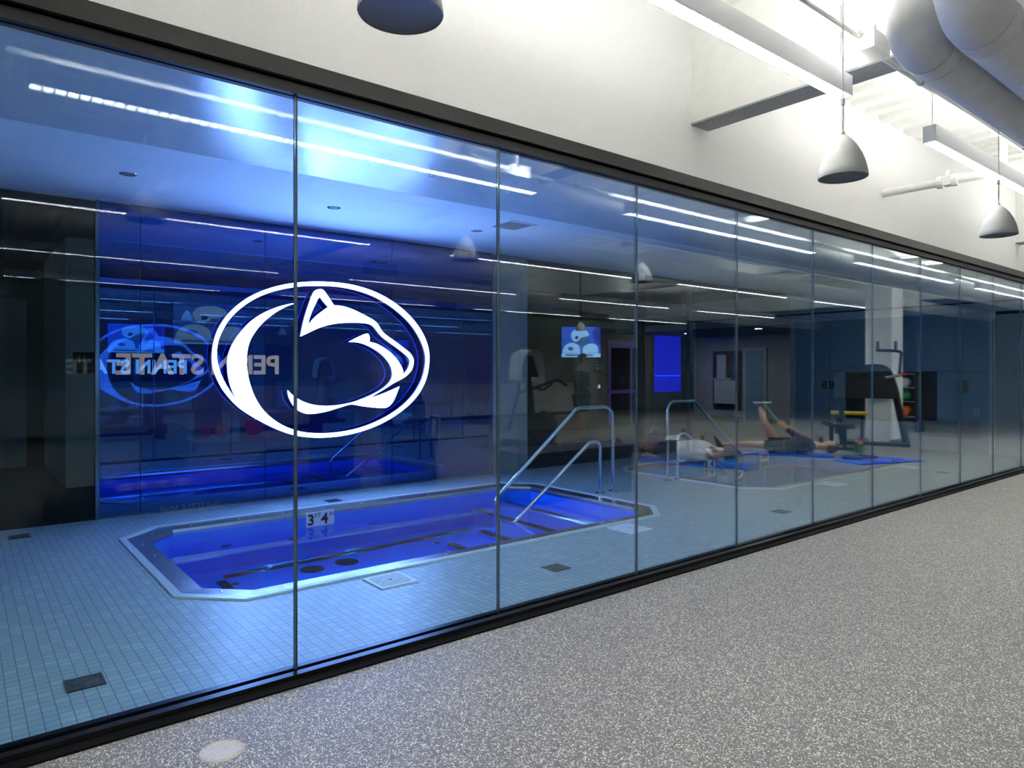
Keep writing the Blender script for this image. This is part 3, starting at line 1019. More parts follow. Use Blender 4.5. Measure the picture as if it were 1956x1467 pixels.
t = thing('glazed_door', 'dark purple glazed door in the corridor wall left of the blue glowing screen', 'door', (14.3, 9.70, 0))
MB().box(-0.6, -0.02, 0, -0.48, 0, 2.3).box(0.30, -0.02, 0, 0.38, 0, 2.3).box(0.5, -0.02, 0, 0.6, 0, 2.3).box(-0.48, -0.02, 2.1, 0.5, 0, 2.3).box(-0.48, -0.02, 0.85, 0.5, 0, 0.95).build('door_frame', PURP, t)
MB().box(-0.48, -0.012, 0.0, 0.5, -0.002, 2.1).build('door_glass', BLACKG, t)
MB().tube([(0.34, -0.03, 1.0), (0.34, -0.06, 1.0), (0.34, -0.06, 1.2), (0.34, -0.03, 1.2)], 0.012, 8).build('pull_handle', CHROME, t, True)
t = thing('wall_cabinet', 'pale tall wall unit with an upper panel at the corridor end', 'cabinet', (17.46, 8.5, 0))
MB().box(-0.12, -0.36, 0.52, 0, 0.36, 1.20).build('lower_box', CABW, t)
MB().box(-0.10, -0.02, 1.27, 0, 0.28, 1.95).build('upper_panel', CABW, t)
MB().box(-0.14, -0.2, 1.20, 0, 0.36, 1.27).build('ledge', COUNTER, t)
MB().box(-0.03, -0.46, 0.4, -0.001, 0.46, 2.05).build('wood_back', noisy('brown_wood', (0.07, 0.05, 0.03), (0.1, 0.07, 0.04), 4, 0.5), t)
t = thing('alarm_box', 'small brass coloured box on the blue-grey end wall', 'box', (XE, 1.33, 1.185))
MB().box(-0.07, -0.085, -0.11, 0, 0.085, 0.11).build('box_body', mat('brass_box', (0.20, 0.16, 0.07), 0.4, 0.3), t)
MB().box(-0.074, -0.012, -0.09, -0.0705, 0.012, 0.09).build('front_strip', mat('strip_blue', (0.4, 0.5, 0.6), 0.4), t)
for (y, z, m, lab, dbl) in ((1.12, 0.738, CABW, 'white wall outlet low on the blue-grey end wall', 0), (3.86, 1.18, SIGNB, 'black wall outlet on the blue-grey end wall, far one of the pair', 0),
                            (3.70, 1.18, SIGNB, 'black wall outlet on the blue-grey end wall, near one of the pair', 0), (3.55, 0.42, SIGNB, 'black socket low under the pair of black outlets', 0)):
    t = thing('wall_outlet', lab, 'outlet', (XE, y, z))
    MB().box(-0.01, -0.045, -0.075, 0, 0.045, 0.075).build('cover_plate', m, t)
    MB().box(-0.0125, -0.016, 0.012, -0.0101, 0.016, 0.045).box(-0.0125, -0.016, -0.045, -0.0101, 0.016, -0.012).build('socket_face', mat('socket_grey', (0.35, 0.36, 0.38), 0.4), t)
t = thing('wall_vent', 'long louvred air vent at the foot of the blue-grey end wall', 'vent', (XE, 1.57, 0.40))
MB().box(-0.006, -0.5, -0.145, -0.001, 0.5, 0.145).build('vent_backing', BLACK, t)
mb = MB()
for j in range(13):
    z = -0.138 + j * 0.0225
    mb.box(-0.022, -0.5, z, -0.0061, 0.5, z + 0.009)
mb.build('vent_louvres', BLUEGREY, t)

# ================================================================== GYM CEILING SERVICES
# linear lights
FL = 3.62


def make_linear(up):
    t = thing('linear_light', 'x', 'light', (0, 0, 3.0), 0, 'suspended linear lights')
    w, h = 0.040, 0.112
    mb = MB()
    mb.box(0, -w, 0, FL, -w + 0.004, h).box(0, w - 0.004, 0, FL, w, h).box(0, -w, 0, 0.006, w, h).box(FL - 0.006, -w, 0, FL, w, h).box(0.006, -w + 0.004, 0.05, FL - 0.006, w - 0.004, 0.055)
    mb.build('housing', FIXW, t)
    MB().box(0.006, -w + 0.0045, 0.040, FL - 0.006, w - 0.0045, 0.044).build('diffuser', EMDOWN, t)
    MB().box(0.02, -w + 0.006, 0.098, FL - 0.02, w - 0.006, 0.102).build('uplight_lens', up, t)
    mb = MB()
    n = 62
    for j in range(1, n):
        x = 0.006 + (FL - 0.012) * j / n
        mb.box(x - 0.003, -w + 0.0045, 0.001, x + 0.003, w - 0.0045, 0.026)
    lv = mb.build('louver', LOUV, t)
    for xx in (0.05, FL - 0.05):
        MB().tube([(xx, 0, h - 0.008), (xx, 0, ZD - 3.0 + 0.03)], 0.0022, 6).build('suspension_cable', STEELD, t)
    return t


rows = [(-1.35, 'row nearest the glass wall'), (-4.44, 'second row from the glass wall'), (-7.53, 'third row from the glass wall'), (-10.62, 'row deepest in the gym')]
pl = ['at the left end of the gym', 'opposite the blue panel', 'beyond the near ceiling beam', 'in the far half of the gym', 'at the far right of the gym']
LX = [-4.48, 0.29, 5.10, 9.92, 14.72]
for (ly, rn) in rows:
    first = None if ly > -5 else first
    for i, lx in enumerate(LX):
        lab = 'white linear light, %s, %s' % (rn, pl[i])
        if first is None:
            first = make_linear(EMUP if ly > -2 else EMUP2)
            first.location = (lx, ly, 3.0)
            first['label'] = lab
        else:
            dup(first, (lx, ly, 3.0), lab)

# bell pendants


def make_bell():
    t = thing('bell_pendant', 'x', 'pendant lamp', (0, 0, 2.394), 0, 'bell pendant lamps')
    prof = [(0.104, 0.0), (0.106, 0.004), (0.102, 0.03), (0.094, 0.065), (0.080, 0.105), (0.060, 0.143), (0.038, 0.172), (0.018, 0.190), (0.010, 0.196), (0.008, 0.21), (0, 0.212)]
    MB().lathe([(r * 1.07, z * 1.06) for r, z in prof], (0, 0, 0), 36).build('shade', BELL, t, True)
    MB().lathe([(0.111, 0.002), (0.09, 0.006), (0, 0.007)], (0, 0, 0), 36).build('diffuser_disc', BELLIN, t, True)
    MB().tube([(0, 0, 0.218), (0.006, 0, 0.3), (0.001, 0, 0.38), (0, 0, ZD - 2.394 + 0.03)], 0.0028, 6).tube([(0, 0, 0.218), (-0.006, 0.002, 0.28), (0, 0, 0.37)], 0.002, 5).build('cord', mat('cord_grey', (0.35, 0.35, 0.30), 0.5), t)
    MB().lathe([(0, 0.35), (0.009, 0.355), (0.009, 0.385), (0, 0.39)], (0, 0, 0), 10).build('cord_grip', STEELD, t)
    return t


bell = None
bp = ['first on the left', 'second from the left', 'third from the left', 'fourth from the left',
      'fifth from the left', 'sixth from the left', 'seventh from the left', 'last on the right']
spots = [(bx, -1.6, 'grey-white bell pendant lamp, row nearest the glass, %s' % bp[i]) for i, bx in enumerate((-1.5, 0.909, 3.355, 5.616))]
spots += [(0.7, -5.2, 'grey-white bell pendant lamp deeper in the gym, opposite the lockers sign'), (6.5, -5.2, 'grey-white bell pendant lamp deeper in the gym, near the exercise machine with the towel'),
          (9.7, -4.22, 'grey-white bell pendant lamp between the long duct and the second light row'), (11.1, -8.1, 'grey-white bell pendant lamp next to the smaller television')]
for bx, by, lab in spots:
    if bell is None:
        bell = make_bell()
        bell.location = (bx, by, 2.394)
        bell['label'] = lab
    else:
        dup(bell, (bx, by, 2.394), lab)


# ducts
def duct(xa, xb, y, z, r, label, elbow=True, right_open=False):
    t = thing('round_duct', label, 'duct', (xa, y, z), 0, 'round air ducts')
    n = 28
    le = []
    R = r * 1.45
    if elbow:
        for k in range(9):
            a = PI / 2 * k / 8
            le.append((R - R * math.sin(a) * 1.0 - 0.0, 0, R - R * math.cos(a)))
        # le runs from the straight duct (x=R) up to vertical (x=0)
        up = [(0, 0, R + 0.05), (0, 0, ZD - z - 0.002)]
        MB().tube(le + [up[0]], r, n).build('elbow', DUCTM, t, True)
        MB().tube(up, r, n).build('riser', DUCTM, t, True)
        x0 = R
    else:
        x0 = 0.0
    MB().tube([(x0, 0, 0), (xb - xa, 0, 0)], r, n).build('duct_run', DUCTM, t, True)
    x = x0 + 0.12
    while x < xb - xa:
        MB().tube([(x, 0, 0), (x + 0.012, 0, 0)], r + 0.004, n).build('seam_band', DUCTM, t, True)
        x += 3.05
    return t


duct(3.67, 24.0, -1.79, 3.115, 0.134, 'grey-white round duct nearest the glass wall, with an elbow rising to the deck')
duct(3.50, 24.0, -2.075, 3.085, 0.134, 'grey-white round duct running beside the one nearest the glass wall')
duct(-5.0, 0.58, -3.95, 3.1, 0.15, 'round duct ending over the left part of the gym', elbow=False)
duct(1.96, 24.0, -3.9, 3.1, 0.15, 'long round duct over the middle of the gym, with an elbow at its left end')
duct(-5.0, 24.0, -9.1, 3.1, 0.17, 'long round duct over the rear of the gym', elbow=False)

# conduits
t = thing('electrical_conduit', 'white ceiling conduit with a square junction box along the glass wall', 'conduit', (0.2, -1.5, 3.23))
MB().tube([(0, 0, 0), (3.55, 0, 0)], 0.0165, 12).tube([(3.7, 0, -0.02), (23.5, 0, -0.02)], 0.0165, 12).build('conduit_run', PIPEW, t, True)
jb = MB().box(3.53, -0.085, -0.075, 3.72, 0.085, 0.02).build('junction_box', PIPEW, t)
MB().box(3.60, -0.06, 0.02, 3.61, 0.06, 0.075).build('box_tab', PIPEW, jb)
for xx in (1.8, 4.35, 6.3, 9.0, 12.0, 15.0, 18.0, 21.0):
    MB().tube([(xx - 0.012, 0, -0.02), (xx + 0.012, 0, -0.02)], 0.024, 12).tube([(xx, 0, 0.0), (xx, 0, ZD - 3.23 + 0.03)], 0.003, 6).build('pipe_hanger', STEELD, t)
t = thing('flexible_whip', 'white flexible cable looping from the junction box to the linear light', 'cable', (3.76, -1.5, 3.25))
MB().tube([(0.02, 0.02, 0.0), (0.03, 0.05, 0.12), (0.0, 0.10, 0.22), (-0.03, 0.15, 0.2), (-0.05, 0.16, 0.08), (-0.045, 0.155, -0.05), (-0.04, 0.15, -0.14)], 0.009, 8).build('whip_cable', PIPEW, t, True)
MB().box(-0.075, 0.13, -0.07, -0.02, 0.165, -0.05).build('cable_tie', PIPEW, t)
# sprinkler branch pipes, crossing from the glass wall
for (sx, lab, ya, yb) in ((7.6, 'white sprinkler pipe with valve and red band crossing past the near ceiling beam', -0.0, -5.1),
                          (1.6, 'white sprinkler pipe with red band over the left half of the gym', -3.3, -6.0),
                          (13.0, 'white sprinkler pipe with red band over the far half of the gym', -0.0, -4.6)):
    t = thing('sprinkler_pipe', lab, 'pipe', (sx, 0, 3.33), 0, 'white sprinkler pipes')
    MB().tube([(0, ya, 0), (0, yb, 0)], 0.042, 14).build('pipe_run', PIPEW, t, True)
    ym = yb + 1.45 if sx != 1.6 else -4.1
    MB().tube([(0, ym, 0), (0, ym + 0.28, 0)], 0.0445, 14).build('red_label_band', RED, t, True)
    vy = ya - 0.52
    mb = MB().tube([(0, vy, 0), (0, vy - 0.05, 0)], 0.062, 12).tube([(0, vy - 0.13, 0), (0, vy - 0.18, 0)], 0.062, 12).cbox((0.0, vy - 0.09, 0.0), (0.10, 0.07, 0.09)).tube([(0, vy - 0.09, 0), (0, vy - 0.09, 0.11)], 0.02, 8)
    mb.build('coupling_valve', PIPEW, t)
    MB().tube([(0, ya - 1.07, 0), (0, ya - 1.07, ZD - 3.33 - 0.002)], 0.036, 12).build('riser', PIPEW, t, True)
    MB().tube([(0, yb + 0.05, 0), (0, yb + 0.05, -0.16)], 0.016, 8).lathe([(0, -0.22), (0.025, -0.215), (0.012, -0.17), (0.016, -0.16)], (0, yb + 0.05, 0), 12).build('drop_head', PIPEW, t, True)
# cross conduits deeper in the room
for (yy, zz, lab) in ((-3.2, 3.25, 'thin white conduit between the first two light rows'), (-5.7, 3.25, 'thin white conduit over the middle of the gym'), (-8.5, 3.25, 'thin white conduit over the rear of the gym')):
    t = thing('electrical_conduit', lab, 'conduit', (-4.8, yy, zz), 0, 'thin white conduits')
    MB().tube([(0, 0, 0), (28.5, 0, 0)], 0.016, 10).build('conduit_run', PIPEW, t, True)
    for xx in range(1, 28, 3):
        MB().tube([(xx, 0, 0), (xx, 0, ZD - zz + 0.03)], 0.003, 6).build('hanger_rod', STEELD, t)

# ================================================================== GYM FURNISHINGS (seen mirrored in the glass)
# rear cabinets
CW = 0.95
first = None
cn = 0
cpos = [-1.05, -0.1, 0.85, 1.8, 2.75, 3.7, 4.65, 5.6, 6.55, 9.5, 10.45, 11.4, 12.35, 13.3, 14.25, 15.2, 16.15]
for i, x in enumerate(cpos):
    lab = '%s white base cabinet counted from the left along the rear wall' % (ordn + ['fifteenth', 'sixteenth', 'seventeenth'])[i]
    if first is None:
        t = thing('base_cabinet', lab, 'cabinet', (x, YB, 0), 0, 'white base cabinets on the rear wall')
        MB().box(0.003, 0.02, 0.11, CW - 0.003, 0.58, 1.06).build('carcass', CABW, t)
        MB().box(0.003, 0.02, 0.0, CW - 0.003, 0.52, 0.11).build('toe_kick', BLACK, t)
        for a, b_ in ((0.008, CW / 2 - 0.003), (CW / 2 + 0.003, CW - 0.008)):
            d = MB().box(a, 0.58, 0.13, b_, 0.60, 0.80).build('cabinet_door', CABW, t)
            hx = b_ - 0.06 if a < 0.1 else a + 0.06
            MB().tube([(hx, 0.605, 0.62), (hx, 0.625, 0.62), (hx, 0.625, 0.76), (hx, 0.605, 0.76)], 0.005, 6).build('door_handle', STEELD, d)
            d = MB().box(a, 0.58, 0.81, b_, 0.60, 1.05).build('drawer_front', CABW, t)
            MB().tube([((a + b_) / 2 - 0.06, 0.605, 0.94), ((a + b_) / 2 - 0.06, 0.625, 0.94), ((a + b_) / 2 + 0.06, 0.625, 0.94), ((a + b_) / 2 + 0.06, 0.605, 0.94)], 0.005, 6).build('drawer_handle', STEELD, d)
        first = t
    else:
        dup(first, (x, YB, 0), lab)
tag(MB().box(-1.1, YB + 0.02, 1.06, 7.52, YB + 0.63, 1.10).build('worktop', COUNTER), 'long pale worktop over the rear cabinets under the lettered wall', 'worktop')
tag(MB().box(9.48, YB + 0.02, 1.06, 17.12, YB + 0.63, 1.10).build('worktop', COUNTER), 'shorter pale worktop over the right-hand rear cabinets', 'worktop')

# lettered wall panel
t = thing('lettered_wall_panel', 'black wall panel with two words in glowing white capital letters on the rear wall', 'sign', (4.6, YB, 1.52))
MB().box(-1.95, 0.001, -0.42, 0.10, 0.03, 0.62).box(0.30, 0.001, -0.42, 2.15, 0.03, 0.62).build('panel_board', SIGNB, t)
mb = MB()
text_into(mb, 'PENN', 0.66, frame((1.84, 0.0315, -0.12), (-1, 0, 0)), 0.012, 0.018)
text_into(mb, 'STATE', 0.66, frame((0.00, 0.0315, -0.12), (-1, 0, 0)), 0.012, 0.018)
mb.build('lettering', EMLET, t)


# televisions
def tv(label, loc_, rz, w, h, mount):
    t = thing('television', label, 'television', loc_, rz, 'televisions in the gym')
    MB().box(-w / 2 - 0.015, -0.03, -h / 2 - 0.015, w / 2 + 0.015, 0.03, h / 2 + 0.015).build('bezel', BLACKG, t)
    E = lambda n, c: mat(n, (0.02, 0.02, 0.02), 0.4, emit=tuple(v * 0.9 for v in c))
    mb = MB().use(E('tv_blue', (0.03, 0.10, 0.55))).box(-w / 2, 0.030, -h / 2, w / 2, 0.033, h / 2)
    f = lambda pts, m, y: (mb.use(m), mb.fill([smooth_loop(pts)], lambda x, z, d: (x * w, y, z * h)))
    wt, gy, dk = E('tv_white', (0.26, 0.50, 0.85)), E('tv_grey', (0.07, 0.15, 0.30)), E('tv_dark', (0.02, 0.04, 0.12))
    mx = -1.0
    g = lambda pts, m, y: f([(q[0] * mx, *q[1:]) for q in pts], m, y)
    g([(-0.50, 0.5, 1), (-0.50, -0.1, 1), (-0.36, 0.0), (-0.30, 0.3), (-0.34, 0.5, 1)], E('tv_deep', (0.01, 0.03, 0.30)), 0.0335)
    g([(-0.20, 0.22), (-0.16, 0.36), (-0.04, 0.44), (0.12, 0.43), (0.23, 0.34), (0.26, 0.18), (0.20, 0.04), (0.08, 0.02), (0.02, 0.14, 1), (-0.10, 0.18, 1)], wt, 0.0340)
    g([(0.06, 0.16), (0.12, 0.20), (0.16, 0.14), (0.12, 0.08)], dk, 0.0344)
    g([(-0.12, 0.17, 1), (0.02, 0.13, 1), (0.07, 0.0), (0.02, -0.12), (-0.09, -0.10)], gy, 0.0345)
    for k in range(4):
        g([(-0.21, 0.13 - k * 0.06, 1), (-0.03, 0.09 - k * 0.055, 1), (0.10, 0.04 - k * 0.03, 1), (0.10, 0.02 - k * 0.03, 1), (-0.03, 0.065 - k * 0.055, 1), (-0.21, 0.105 - k * 0.06, 1)], dk, 0.0350 + k * 0.0001)
    g([(-0.44, -0.36, 1), (-0.42, -0.14), (-0.28, -0.04), (-0.12, -0.10), (-0.04, -0.22), (-0.04, -0.36, 1)], wt, 0.0356)
    g([(0.02, -0.36, 1), (0.06, -0.12), (0.22, -0.02), (0.38, -0.08), (0.46, -0.22), (0.48, -0.36, 1)], wt, 0.0358)
    g([(0.20, -0.20), (0.30, -0.16), (0.34, -0.24), (0.24, -0.28)], E('tv_blue2', (0.03, 0.10, 0.55)), 0.0361)
    mb.use(wt).box(-w / 2, 0.0330, -h / 2, w / 2, 0.0364, -h * 0.37)
    mb.use(gy).box(-w * 0.4, 0.0364, -h * 0.46, w * 0.3, 0.0368, -h * 0.40)
    mb.build('screen_picture', None, t)
    if mount == 'wall':
        MB().box(-0.2, -0.08, -0.15, 0.2, -0.03, 0.15).build('wall_bracket', BLACK, t)
    else:
        MB().tube([(0, -0.05, 0), (0, -0.07, ZD - loc_[2] + 0.01)], 0.022, 8).box(-0.15, -0.06, -0.12, 0.15, -0.03, 0.12).build('ceiling_mount', BLACK, t)
    return t


tv('large television high on the rear wall above the lettered panel', (4.78, YB + 0.081, 2.6), 0, 1.75, 0.98, 'wall')
tv('smaller television hung from the ceiling over the standing person', (11.8, -8.8, 2.17), 0.62, 0.95, 0.74, 'ceiling')

# columns
for (x, y, w, lab) in ((15.75, -3.42, 0.55, 'square pale column behind the black cable machine'), (8.05, -12.0, 0.6, 'square grey column near the rear cabinets'),
                       (0.2, -8.3, 0.5, 'square grey column in the left half of the gym')):
    o = MB().box(x - w / 2, y - w / 2, 0, x + w / 2, y + w / 2, ZD + 0.06).build('column', WHITE if x > 15 else GREYWALL)
    struct(o, lab, 'column')
# dark alcoves on the rear wall
t = thing('wall_alcove', 'dark doorway opening in the rear wall past the cabinets', 'doorway', (19.5, YB, 0))
MB().box(-0.75, 0.001, 0, 0.75, 0.03, 2.4).build('dark_leaf', BLACKG, t)
MB().box(-0.83, 0.001, 0, -0.75, 0.05, 2.48).box(0.75, 0.001, 0, 0.83, 0.05, 2.48).box(-0.75, 0.001, 2.4, 0.75, 0.05, 2.48).build('casing', STEELD, t)


# therapy cart with balls
t = thing('therapy_cart', 'low two-tier trolley holding coloured exercise balls', 'trolley', (2.9, -6.0, 0))
MB().box(-0.62, -0.3, 0.575, 0.62, 0.3, 0.60).box(-0.62, -0.3, 0.60, 0.62, -0.285, 0.63).box(-0.62, 0.285, 0.60, 0.62, 0.3, 0.63).build('top_tray', CABW, t)
MB().box(-0.72, -0.34, 0.36, 0.62, 0.34, 0.38).build('lower_shelf', STEELD, t)
for sx in (-0.58, 0.58):
    for sy in (-0.27, 0.27):
        MB().tube([(sx, sy, 0.05), (sx, sy, 0.575)], 0.014, 8).build('leg', STEELD, t)
        MB().ball((sx, sy, 0.04), 0.04, 10).build('caster', BLACK, t)
for (x, y, r, m, lab) in ((2.62, -5.98, 0.085, BALLO, 'orange exercise ball on the low trolley'), (2.42, -6.02, 0.075, BALLR, 'small red exercise ball left of the orange one'),
                          (2.30, -5.92, 0.05, BALLG, 'small green exercise ball at the end of the trolley'), (3.05, -6.08, 0.115, BALLR, 'larger red exercise ball right of the orange one')):
    o = MB().ball((0, 0, 0), r, 20).build('exercise_ball', m, None, True, (x, y, 0.601 + r))
    tag(o, lab, 'ball', 'balls on the trolley')
o = MB().ball((0, 0, 0), 0.36, 24).build('stability_ball', mat('ball_dark', (0.012, 0.014, 0.03), 0.5), None, True, (2.35, -7.6, 0.36))
tag(o, 'big dark stability ball on the floor behind the trolley', 'ball')
t = thing('balance_dome', 'low dark half-dome balance trainer beside the trolley', 'balance trainer', (1.75, -6.3, 0))
MB().lathe([(0.32, 0.05), (0.30, 0.11), (0.22, 0.2), (0.11, 0.25), (0, 0.265)], (0, 0, 0), 28).build('dome', mat('dome_slate', (0.03, 0.045, 0.06), 0.5), t, True)
MB().lathe([(0, 0.0), (0.31, 0.0), (0.33, 0.025), (0.32, 0.052), (0, 0.052)], (0, 0, 0), 28).build('platform', BLACK, t, True)

# sled leg press with its lettering
t = thing('leg_press_sled', 'long low black sled exercise machine with white lettering on its side', 'exercise machine', (2.1, -4.15, 0))
MB().box(-1.5, -0.30, 0.10, 1.4, 0.29, 0.30).build('frame_rail', BLACK, t)
MB().box(-1.35, -0.26, 0.30, 0.2, 0.25, 0.36).build('carriage_pad', BLACKG, t)
for sx in (-1.4, 1.3):
    MB().box(sx - 0.05, -0.34, 0, sx + 0.05, 0.34, 0.10).build('foot', BLACK, t)
MB().tube([(-1.58, -0.28, 0.12), (-1.58, 0.28, 0.12)], 0.06, 12).build('roller', BLACK, t)
MB().box(1.05, -0.30, 0.30, 1.32, 0.29, 1.0).build('foot_plate', NAVY, t)
MB().loft([[(0.25, -0.24, 0.36), (0.6, -0.24, 0.36), (0.6, 0.24, 0.36), (0.25, 0.24, 0.36)], [(0.55, -0.22, 0.62), (0.75, -0.22, 0.62), (0.75, 0.22, 0.62), (0.55, 0.22, 0.62)]], cap=True).build('back_pad', NAVY, t)
mb = MB()
text_into(mb, 'SHUTTLE MVP', 0.085, frame((-0.11, 0.2915, 0.125), (-1, 0, 0)), 0.0015, 0.003)
mb.build('side_lettering', mat('letter_pale', (0.88, 0.90, 0.92), 0.5), t)

# black high-back seat with white towel
t = thing('high_back_seat', 'black high-back treatment seat standing beside the sled machine', 'seat', (4.55, -4.6, 0), 0.3)
MB().loft([[(-0.30, -0.28, 0.0), (0.30, -0.28, 0), (0.30, 0.28, 0), (-0.30, 0.28, 0)], [(-0.28, -0.26, 0.5), (0.28, -0.26, 0.5), (0.28, 0.26, 0.5), (-0.28, 0.26, 0.5)]], cap=True).build('base', BLACK, t)
MB().loft([[(-0.27, -0.28, 0.5), (0.27, -0.28, 0.5), (0.27, -0.12, 0.5), (-0.27, -0.12, 0.5)], [(-0.26, -0.33, 1.0), (0.26, -0.33, 1.0), (0.26, -0.18, 1.0), (-0.26, -0.18, 1.0)], [(-0.16, -0.36, 1.3), (0.16, -0.36, 1.3), (0.16, -0.24, 1.3), (-0.16, -0.24, 1.3)]], cap=True).build('backrest', NAVY, t, True)
MB().box(-0.27, -0.12, 0.5, 0.27, 0.27, 0.6).build('seat', NAVY, t)
MB().tube([(-0.30, -0.2, 0.5), (-0.33, -0.1, 0.85), (-0.33, 0.2, 0.85), (-0.30, 0.24, 0.5)], 0.02, 8).tube([(0.30, -0.2, 0.5), (0.33, -0.1, 0.85), (0.33, 0.2, 0.85), (0.30, 0.24, 0.5)], 0.02, 8).build('arm_tube', BLACK, t, True)
o_ = MB()
nx, nz = 8, 8
grid = [[(0.34 + 0.012 * math.sin(j * 1.3 + i), -0.25 + 0.07 * i, 0.885 - 0.045 * j - 0.01 * math.sin(i * 0.9) * j * 0.3) for i in range(nx)] for j in range(nz)]
back = [[(p[0] + 0.012, p[1], p[2]) for p in r_] for r_ in grid]
o_.loft(grid, closed=False)
o_.loft(back, closed=False)
o = o_.build('hand_towel', SHIRTW, None, True, (4.55, -4.6, 0))
o.rotation_euler = (0, 0, 0.3)
tag(o, 'white hand towel hanging over the arm of the black high-back seat', 'towel')

# elliptical trainer with towel
t = thing('elliptical_trainer', 'dark exercise machine with handlebars, a towel thrown over it', 'exercise machine', (8.3, -6.65, 0))
MB().box(-0.12, -0.65, 0.02, 0.12, 0.65, 0.16).box(-0.32, -0.68, 0, 0.32, -0.58, 0.1).box(-0.32, 0.58, 0, 0.32, 0.68, 0.1).build('base_frame', BLACK, t)
MB().tube([(0, 0.1, 0.15), (0.02, 0.05, 0.9), (0.0, 0.0, 1.35)], [0.09, 0.07, 0.06], 12).build('mast', CHAR, t, True)
MB().tube(fillet([(0.1, -0.35, 1.05), (0.3, -0.1, 1.15), (0.75, 0.0, 1.30), (0.95, 0.05, 1.18)], 0.1), 0.028, 10).tube(fillet([(0.02, 0.0, 1.18), (0.35, 0.02, 1.1), (0.6, 0.02, 1.22)], 0.1), 0.022, 10).build('handlebar', BLACK, t, True)
MB().loft([[(-0.22, -0.08, 1.35), (0.22, -0.08, 1.35), (0.22, 0.06, 1.35), (-0.22, 0.06, 1.35)], [(-0.20, -0.18, 1.75), (0.20, -0.18, 1.75), (0.20, -0.10, 1.75), (-0.20, -0.10, 1.75)]], cap=True).build('console', CHAR, t)
MB().tube([(-0.30, -0.2, 0.35), (-0.22, 0, 1.1), (-0.25, 0.05, 1.6)], 0.024, 8).build('swing_arm', BLACK, t, True)
MB().lathe([(0.0, -0.06), (0.30, -0.06), (0.32, 0), (0.30, 0.06), (0, 0.06)], (0, 0, 0), 24, Matrix.Translation((0, 0.45, 0.42)) @ Matrix.Rotation(PI / 2, 4, 'Y')).build('flywheel_cover', CHAR, t, True)
mb = MB()
prof = [(0.24, 1.25), (0.26, 1.45), (0.25, 1.65), (0.22, 1.80), (0.10, 1.86), (-0.08, 1.85), (-0.2, 1.80), (-0.27, 1.6), (-0.28, 1.3)]
r0 = [[(p[0] + 0.02 * math.sin(j * 2.1 + i), -0.22 + 0.055 * j, p[1] + 0.02 * math.sin(j * 1.2) - 0.02 * abs(j - 3) * 0.5) for i, p in enumerate(prof)] for j in range(8)]
mb.loft(r0, closed=False)
r1 = [[(p[0] * 1.06, p[1], p[2] + 0.012) for p in r_] for r_ in r0]
mb.loft(r1, closed=False)
o = mb.build('draped_towel', noisy('grey_towel', (0.72, 0.73, 0.71), (0.80, 0.81, 0.79), 12, 0.9, bump=0.4), None, True, (8.3, -6.65, 0))
tag(o, 'grey-white towel draped over the top of the dark exercise machine', 'towel')

# cable machine
t = thing('cable_machine', 'tall black gym machine with red knob and upright top grips before the pale column', 'exercise machine', (14.3, -2.96, 0), 1.17)
MB().box(-0.75, -0.35, 0.0, 0.58, 0.35, 0.06).build('base_plate', BLACK, t)
sh = [(-0.75, 0.92, 1), (-0.78, 1.25), (-0.62, 1.48), (-0.1, 1.60), (0.22, 1.53), (0.36, 1.2), (0.42, 0.92, 1)]
MB().fill([smooth_loop(sh)], lambda x, z, d: (x, -0.2 + d, z), depth=0.4).build('weight_shroud', BLACK, t)
MB().tube([(0.34, 0.0, 1.0), (0.52, 0.05, 0.05)], 0.065, 8).build('front_leg', BLACK, t)
MB().tube([(-0.62, -0.1, 0.95), (-0.66, -0.1, 0.05)], 0.05, 8).build('rear_leg', BLACK, t)
MB().tube(fillet([(0.40, 0.06, 1.36), (0.44, 0.06, 1.84), (0.34, 0.06, 1.86), (0.0, 0.06, 1.88)], 0.07), 0.028, 10).build('upper_arm', CHAR, t, True)
for gx in (0.03, 0.34):
    MB().tube([(gx, 0.06, 1.86), (gx, 0.06, 2.05)], 0.026, 10).build('grip', BLACK, t, True)
MB().tube([(0.16, 0.22, 1.33), (0.44, 0.22, 1.39)], 0.03, 8).build('lever', STEELD, t)
MB().ball((0.47, 0.22, 1.40), 0.042, 14).build('knob', RED, t, True)
MB().box(-0.14, 0.02, 0.061, 0.24, 0.08, 0.915).build('front_plate', CABW, t)
t = thing('workout_bench', 'low dark padded bench beside the black gym machine', 'bench', (13.1, -3.15, 0), -0.7)
MB().box(-0.55, -0.15, 0.40, 0.55, 0.15, 0.48).build('pad', CHAR, t)
for sx in (-0.45, 0.45):
    MB().box(sx - 0.03, -0.2, 0, sx + 0.03, 0.2, 0.05).box(sx - 0.03, -0.03, 0.05, sx + 0.03, 0.03, 0.4).build('leg', BLACK, t)
t = thing('treatment_table', 'low black padded treatment table close to the glass wall', 'table', (5.58, -2.7, 0))
MB().box(-0.85, -0.31, 0.47, 0.85, 0.31, 0.565).build('pad', BLACK, t)
MB().box(-0.82, -0.28, 0.0, 0.82, 0.28, 0.47).build('cabinet_base', BLACK, t)
